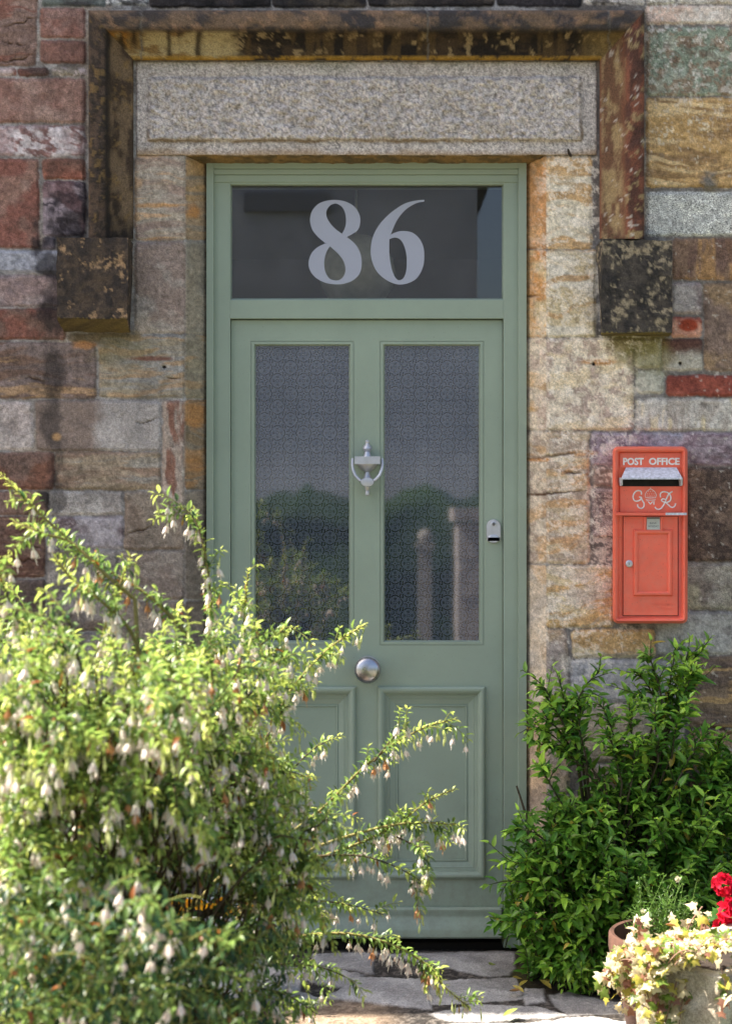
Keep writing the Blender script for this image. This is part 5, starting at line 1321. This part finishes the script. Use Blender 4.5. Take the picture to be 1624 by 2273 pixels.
while n < 1050:
    x, y_ = rnd(1335, 1650), rnd(2055, 2230)
    if not inpoly(x, y_, IV): continue
    ivy_leaf(pw(x, y_, ivy_depth(x, y_) - (.035 if x < 1480 else .005) + rnd(-.04, .05)), rnd(.014, .029)); n += 1
TRAILS = [[(1470, 2160), (1462, 2205), (1450, 2255), (1455, 2300)], [(1500, 2180), (1488, 2225), (1475, 2270)], [(1520, 2190), (1512, 2230), (1505, 2285)], [(1430, 2190), (1445, 2230), (1470, 2262)], [(1600, 2150), (1610, 2190), (1618, 2240)], [(1352, 2150), (1345, 2170), (1352, 2205)], [(1365, 2190), (1378, 2215), (1400, 2232)], [(1400, 2205), (1425, 2230), (1440, 2240)]]
for tr in TRAILS:
    c = np.array(catmull([pw(x, y_, ivy_depth(x, y_) - .025) for x, y_ in tr], 7, False)); paths.append((c, np.full(len(c), .0016), nv3(.22, .13, .09)))
    for p in c[::2]:
        ivy_leaf(p + RNG.normal(size=3) * .012, rnd(.022, .034))
        if rnd(0, 1) < .5: ivy_leaf(p + RNG.normal(size=3) * .016, rnd(.018, .03))
for i in range(110):
    x, y_ = rnd(1360, 1630), rnd(2090, 2200); x2, y2 = x + rnd(-60, 60), y_ + rnd(-30, 40)
    if not (inpoly(x, y_, IV) and inpoly(x2, y2, IV)): continue
    a, b = pw(x, y_, ivy_depth(x, y_) - .05), pw(x2, y2, ivy_depth(x2, y2) - .05); paths.append((bez(a, (a + b) / 2 + nv3(0, -.02, .03), b, 7), np.full(7, .0014), nv3(.36, .22, .16)))
for (pts) in ([(1398, 2085), (1404, 2060), (1412, 2036)], [(1524, 2076), (1530, 2050), (1550, 2022), (1558, 2012)], [(1412, 2090), (1420, 2065), (1424, 2050)], [(1480, 2080), (1490, 2055), (1500, 2046)], [(1560, 2070), (1565, 2050), (1575, 2040)]):
    c = np.array(catmull([pw(x, y_, -.72) for x, y_ in pts], 5, False)); paths.append((c, np.full(len(c), .0015), nv3(.36, .22, .16)))
    for p in c[2::2]: ivy_leaf(p + RNG.normal(size=3) * .012, rnd(.022, .034))
B = Bin(); B.add(*scatter(itv, itf, np.array(lp), np.array(ld), np.array(lu), np.array(lsz), np.array(lw), np.array(lc)))
B.obj("foliage", M_LEAF, ivy); tubes_np(paths, 4).obj("stem", M_BARK, ivy)

herb = thing("herb_plant", (float(PC[0]) - .02, float(PC[1]), .225), "feathery light green herb with thin upright seed stalks growing in the terracotta pot", "plant")
lp, ld, lu, lsz, lw, lc, paths = [], [], [], [], [], [], []
for i in range(74):
    x = rnd(1395, 1560); y_ = 1985 + abs(x - 1480) * .35 + rnd(-10, 60)
    if i < 16: x, y_ = rnd(1400, 1550), rnd(1938, 1975)
    a = np.array([PC[0] + rnd(-.09, .09), PC[1] + rnd(-.08, .06), .225]); e = pw(x, y_, -.60 + rnd(-.1, .08)); c = bez(a, nv3((a[0] + e[0]) / 2, (a[1] + e[1]) / 2, e[2] * .75), e, 9)
    paths.append((c, np.linspace(.0015, .0008, 9), nv3(.11, .19, .045)))
    for k in range(2, 9):
        for q in range(4 if i >= 16 else (2 if k > 5 else 3)):
            lp.append(c[k] + RNG.normal(size=3) * .003); ld.append(nv3(*RNG.normal(size=2), rnd(.1, 1.2))); lu.append(nv3(*RNG.normal(size=3))); lsz.append(rnd(.012, .026) if not (i < 16 and k > 5) else .008); lw.append(.2 if not (i < 16 and k > 5) else .7); lc.append(nv3(.10, .20, .035) * rnd(.6, 1.4))
B = Bin(); B.add(*scatter(lt, lf, np.array(lp), np.array(ld), np.array(lu), np.array(lsz), np.array(lw), np.array(lc)))
B.obj("foliage", M_LEAF, herb); tubes_np(paths, 4).obj("stem", M_BARK, herb)
for (x, y_) in ((1427, 2024), (1552, 2030), (1503, 1952)):
    p = pw(x, y_, -.68); V, F, C = [], [], []
    for k in range(14):
        d = RNG.normal(size=3); d /= np.linalg.norm(d); s_ = np.cross(d, RNG.normal(size=3)); s_ /= np.linalg.norm(s_); b0 = len(V)
        V += [p, p + d * .007 + s_ * .004, p + d * .010, p + d * .007 - s_ * .004]; F.append((b0, b0 + 1, b0 + 2, b0 + 3)); C += [nv3(.72, .70, .50)] * 4
    mk("flower", V, F, M_PETAL, herb, True, np.array(C))

ger = thing("red_geranium", tuple(P(1612, 2090, -.72)), "bright red ruffled flower heads on a leafy plant at the right edge above the ivy", "flower")
def ruffle(c, r, name):
    V, F, C = [], [], []
    for k in range(26):
        z = 1 - 2 * (k + .5) / 26; ph = k * 2.4; d = nv3(math.sqrt(1 - z * z) * math.cos(ph), math.sqrt(1 - z * z) * math.sin(ph), z)
        if d[1] > .55: continue
        s_ = np.cross(d, nv3(.1, .3, 1)); s_ /= np.linalg.norm(s_); u = np.cross(s_, d); an = rnd(0, 6.28); s_, u = s_ * math.cos(an) + u * math.sin(an), -s_ * math.sin(an) + u * math.cos(an)
        b0 = len(V); nr, na = 3, 9; sz = r * rnd(.55, .8); o = c + d * r * .55
        cc = nv3(.62, .012, .045) * rnd(.75, 1.2)
        for i in range(nr + 1):
            for j in range(na):
                a = -1.5 + 3.0 * j / (na - 1); rad = sz * i / nr; V.append(o + (s_ * math.sin(a) + u * math.cos(a)) * rad + d * (rad * .45 + .12 * sz * math.sin(a * 5 + k) * i / nr)); C.append(cc * (.8 + .1 * i))
        for i in range(nr):
            for j in range(na - 1): q_ = b0 + i * na + j; F.append((q_, q_ + 1, q_ + na + 1, q_ + na))
    mk("flower", V, F, M_PETAL, ger, True, np.array(C))
ruffle(pw(1604, 1964, -.74), .028, "f"); ruffle(pw(1622, 2020, -.78), .033, "f"); ruffle(pw(1598, 2056, -.74), .021, "f"); ruffle(pw(1644, 1950, -.72), .026, "f")
lp, ld, lu, lsz, lw, lc = [], [], [], [], [], []
for i in range(46):
    lp.append(pw(rnd(1568, 1660), rnd(2020, 2085), rnd(-.72, -.62))); ld.append(nv3(rnd(-1, 1), rnd(-1, 0), rnd(-.3, .4))); lu.append(nv3(rnd(-.4, .4), -.6, 1)); lsz.append(rnd(.024, .04)); lw.append(1.1); lc.append(nv3(.06, .16, .03) * rnd(.7, 1.5))
B = Bin(); B.add(*scatter(itv, itf, np.array(lp), np.array(ld), np.array(lu), np.array(lsz), np.array(lw), np.array(lc))); B.obj("foliage", M_LEAF, ger)
gp = []
for (x, y_, Y) in ((1602, 1966, -.74), (1622, 2020, -.78), (1596, 2054, -.74), (1640, 1950, -.72)):
    e = pw(x, y_, Y + .02); a = np.array(P(1606, 2105, -.66)[:]); gp.append((bez(a, nv3(a[0], a[1], e[2] - .02), e, 8), np.full(8, .0025), nv3(.09, .16, .04)))
for g_ in gp: tubes_np([g_], 5).obj("stem", M_BARK, ger)

# ------------------------------------------------------------------ behind the fuchsia
PLY = -.36
plant_c = np.array(P(462, 1136, PLY)[:]); plant_c[2] = 0
planter = thing("white_planter", tuple(plant_c), "white rectangular planter glimpsed through the gap low in the fuchsia", "planter")
mb = MB(); zt_ = P(0, 2014, PLY).z; hw_, hd_ = .165, .10
def rr3(hw, hd, r, z, c):
    o = []
    for sx, sy, a0 in ((1, 1, 0), (-1, 1, 90), (-1, -1, 180), (1, -1, 270)):
        for i in range(5): a = R(a0 + 22.5 * i); o.append((c[0] + sx * (hw - r) + r * math.cos(a), c[1] + sy * (hd - r) + r * math.sin(a), z))
    return o
mb.loops([rr3(hw_ * .86, hd_ * .84, .012, 0, plant_c), rr3(hw_ * .97, hd_ * .96, .014, zt_ - .035, plant_c), rr3(hw_ + .006, hd_ + .006, .016, zt_ - .033, plant_c), rr3(hw_ + .006, hd_ + .006, .016, zt_, plant_c), rr3(hw_ - .006, hd_ - .006, .012, zt_, plant_c), rr3(hw_ - .01, hd_ - .01, .012, zt_ - .025, plant_c)], True, False)
mb.obj("planter_body", M_PLANTER, planter, auto=40)
mb = MB(); mb.loops([rr3(hw_ - .009, hd_ - .009, .012, zt_ - .024, plant_c), rr3(.02, .02, .01, zt_ - .016, plant_c)], False, True); mb.obj("soil", M_SOIL, planter)
mari = thing("yellow_bedding_flowers", (float(plant_c[0]), float(plant_c[1]), zt_ - .02), "row of small golden yellow flowers growing in the white planter", "flowers")
lp, ld, lu, lsz, lw, lc = [], [], [], [], [], []
for i in range(240):
    lp.append(plant_c + nv3(rnd(-.15, .15), rnd(-.09, .07), zt_ + rnd(-.02, .03))); ld.append(nv3(*RNG.normal(size=2), rnd(0, 1))); lu.append(nv3(0, 0, 1)); lsz.append(rnd(.018, .032)); lw.append(.5); lc.append(nv3(.035, .085, .02) * rnd(.6, 1.4))
B = Bin(); B.add(*scatter(lt, lf, np.array(lp), np.array(ld), np.array(lu), np.array(lsz), np.array(lw), np.array(lc))); B.obj("foliage", M_LEAF, mari)
for i in range(17):
    p = plant_c + nv3(-.08 + .235 * i / 16 + rnd(-.008, .008), -.09 + rnd(-.02, .03), zt_ + .018 + rnd(-.006, .022)); V, F, C = [], [], []
    for k in range(14):
        a = k * 2.4; d = nv3(math.cos(a), -.55, math.sin(a)); d /= np.linalg.norm(d); s_ = np.cross(d, nv3(0, 1, 0)); b0 = len(V); r_ = .018 * (1 if k < 8 else .6)
        V += [p, p + d * r_ * .7 + s_ * r_ * .35, p + d * r_, p + d * r_ * .7 - s_ * r_ * .35]; F.append((b0, b0 + 1, b0 + 2, b0 + 3)); C += [nv3(.85, .45, .02)] * 4
    mk("flower", V, F, M_PETAL, mari, True, np.array(C))

cob = thing("pale_cobble", (0, 0, 0), "smooth pale grey cobble lying under the right side of the fuchsia", "stone")
ORIG[cob] = Vector((0, 0, 0))
cc = np.array(list(G(512, 2232)) + [0.0]); bm = bmesh.new(); bmesh.ops.create_icosphere(bm, subdivisions=4, radius=1)
V = []; F = [tuple(v.index for v in f.verts) for f in bm.faces]
for v in bm.verts:
    n_ = v.co; d_ = 1 + .12 * float(fbm(np.array([n_.x * 1.3 + n_.z]), np.array([n_.y * 1.3 + n_.z * .5]), 3, 3)[0]); sg = lambda t, e: math.copysign(abs(t) ** e, t)
    V.append((cc[0] + sg(n_.x, .8) * .060 * d_, cc[1] + n_.y * .05 * d_, .036 + sg(n_.z, .8) * .045 * d_))
bm.free(); cob.location = tuple(cc); ORIG[cob] = Vector(cc)
mk("cobble", V, F, mat_plain("pale_stone", (.34, .33, .33), .85, 0, .15, 30, .4, 120), cob, True)

# ------------------------------------------------------------------ fallen leaves
zf = lambda x, y_: (1078.4 + x * .336, 1800.4 + y_ * .336)
FLV = [(60, 1045, 0, "lone pale green leaf on the top paving slab right below the door"), (345, 1100, 1, None), (395, 1105, 1, None), (405, 1122, 1, None), (440, 1155, 1, None), (505, 1153, 1, None), (545, 1160, 1, None), (600, 1165, 0, None), (655, 1178, 0, None), (680, 1200, 1, None), (705, 1215, 1, None), (775, 1188, 2, "orange brown leaf beside the ivy covered pot"), (150, 1220, 2, "brown curled leaf on the middle paving slab"), (110, 1388, 0, "green leaf fallen on the lowest paving slab"), (235, 1138, 1, None), (250, 1230, 1, None), (430, 1205, 1, None), (280, 1100, 1, None), (620, 1190, 1, None), (215, 1190, 1, None)]
LCOL = [nv3(.30, .38, .08), nv3(.52, .42, .08), nv3(.30, .16, .05)]
ft, ffc = leaf_tpl(-.25, .35)
for x, y_, k, lab in FLV:
    gx_, gy_ = G(*zf(x, y_)); a = rnd(0, 6.28); sz = rnd(.035, .052)
    V, F, C = scatter(ft, ffc, np.array([[gx_, gy_, .010]]), np.array([[math.cos(a), math.sin(a), .05]]), np.array([[0, rnd(-.3, .3), 1.]]), [sz], [.42], [LCOL[k] * rnd(.8, 1.2)])
    V[:, 2] += .004 - min(0, 0)
    root_ = thing("fallen_leaf", (gx_, gy_, .006), lab or "yellow leaf lying in the paving joints at the foot of the evergreen shrub", "leaf", "fallen leaves on the paving")
    ob = mk("blade", V, F, M_LEAF, root_, True, C)

# ------------------------------------------------------------------ what faces the house (seen mirrored in the glass)
hedge = thing("garden_hedge", (0, -11, 0), "clipped green hedge across the garden facing the house", "hedge")
hx = np.arange(-14, 14, .12); prof_h = [(-10.3, -.02)] + [(-10.3 - .02 * i, .12 * i) for i in range(1, 13)] + [(-10.9, 1.58), (-11.3, 1.6), (-11.6, 1.5), (-11.8, 0)]
V = []; C = []
for j, (y_, z) in enumerate(prof_h):
    for x in hx:
        d_ = float(fbm(np.array([x * 1.7]), np.array([z * 1.7 + y_]), 4, 4, .65)[0]) - .5
        V.append((x + d_ * .1, y_ - d_ * .4, z + (d_ * .55 if z > .3 else 0))); C.append(nv3(.045, .085, .025) * (1 + d_ * 1.2))
m_ = len(hx); F = [(j * m_ + i, j * m_ + i + 1, (j + 1) * m_ + i + 1, (j + 1) * m_ + i) for j in range(len(prof_h) - 1) for i in range(m_ - 1)]
mk("hedge_body", V, F, M_GLOSSLEAF, hedge, True, np.array(C))

post = thing("gate_post", (.42, -5.5, 0), "slim pale timber gate post with a round cap facing the house", "post")
mb = MB(); mb.wbox((.375, -5.545, -.02), (.465, -5.455, 1.14)); mb.wbox((.355, -5.565, 1.14), (.485, -5.435, 1.18)); mb.lathe((.42, -5.5, 1.18), (0, 0, 1), [(.03, 0), (.05, .03), (.05, .06), (.03, .09), (.001, .1)], 16)
mb.obj("timber", mat_plain("pale_timber", (.42, .39, .36), .8, 0, .2, 12, .4, 80), post)
pier = thing("gate_pier", (.92, -5.7, 0), "square pale stone gate pier with a flat cap facing the house", "pier")
mb = MB()
for i in range(5): mb.wbox((.655 + .004 * (i % 2), -5.95, -.02 + .27 * i), (1.20, -5.45 + .006 * (i % 2), -.02 + .27 * i + .262))
mb.wbox((.62, -5.99, 1.335), (1.24, -5.41, 1.43)); mb.obj("pier_blocks", mat_plain("pale_block_stone", (.50, .45, .44), .9, 0, .3, 9, .6, 60), pier)

nb_h = thing("neighbour_house", (-3.6, -16, 0), "pale roughcast house across the lane mirrored in the glass of the door", "house")
mb = MB(); mb.wbox((-9.0, -22, -.05), (1.6, -16, 6.75)); mb.obj("wall", mat_plain("pale_roughcast", (.58, .61, .68), .95, 0, .2, 1.5, .5, 30), nb_h)
mb = MB(); v = [(-9.4, -15.6, 6.7), (2.0, -15.6, 6.7), (2.0, -15.6, 6.82), (-9.4, -15.6, 6.82), (-9.4, -19, 9.6), (2.0, -19, 9.6), (-9.4, -22.4, 6.7), (2.0, -22.4, 6.7)]
mb.add(v, [(0, 1, 2, 3), (3, 2, 5, 4), (4, 5, 7, 6), (0, 6, 7, 1), (0, 3, 4, 6), (1, 7, 5, 2)]); mb.obj("roof", M_SLATE, nb_h)
mb = MB(); mb.wbox((-1.75, -16.03, 5.72), (-.5, -15.9, 5.98)); mb.obj("reflection_block", mat_plain("grey_reflection_block", (.30, .32, .36), .8), nb_h)  # block added out of view to put a dim band in the fanlight reflection
for x in (-7.4, -4.4):
    mb = MB(); mb.wbox((x - .55, -16.02, 3.4), (x + .55, -15.93, 3.5)); mb.wbox((x - .55, -16.02, 4.7), (x + .55, -15.93, 4.8)); mb.wbox((x - .55, -16.02, 3.5), (x - .47, -15.93, 4.7)); mb.wbox((x + .47, -16.02, 3.5), (x + .55, -15.93, 4.7)); mb.wbox((x - .47, -16.0, 4.08), (x + .47, -15.95, 4.14))
    w = mb.obj("window", M_PLANTER, nb_h)
    mb = MB(); mb.wbox((x - .47, -16.01, 3.5), (x + .47, -15.98, 4.7)); mb.obj("pane", mat_plain("dark_pane", (.02, .025, .03), .05), w)
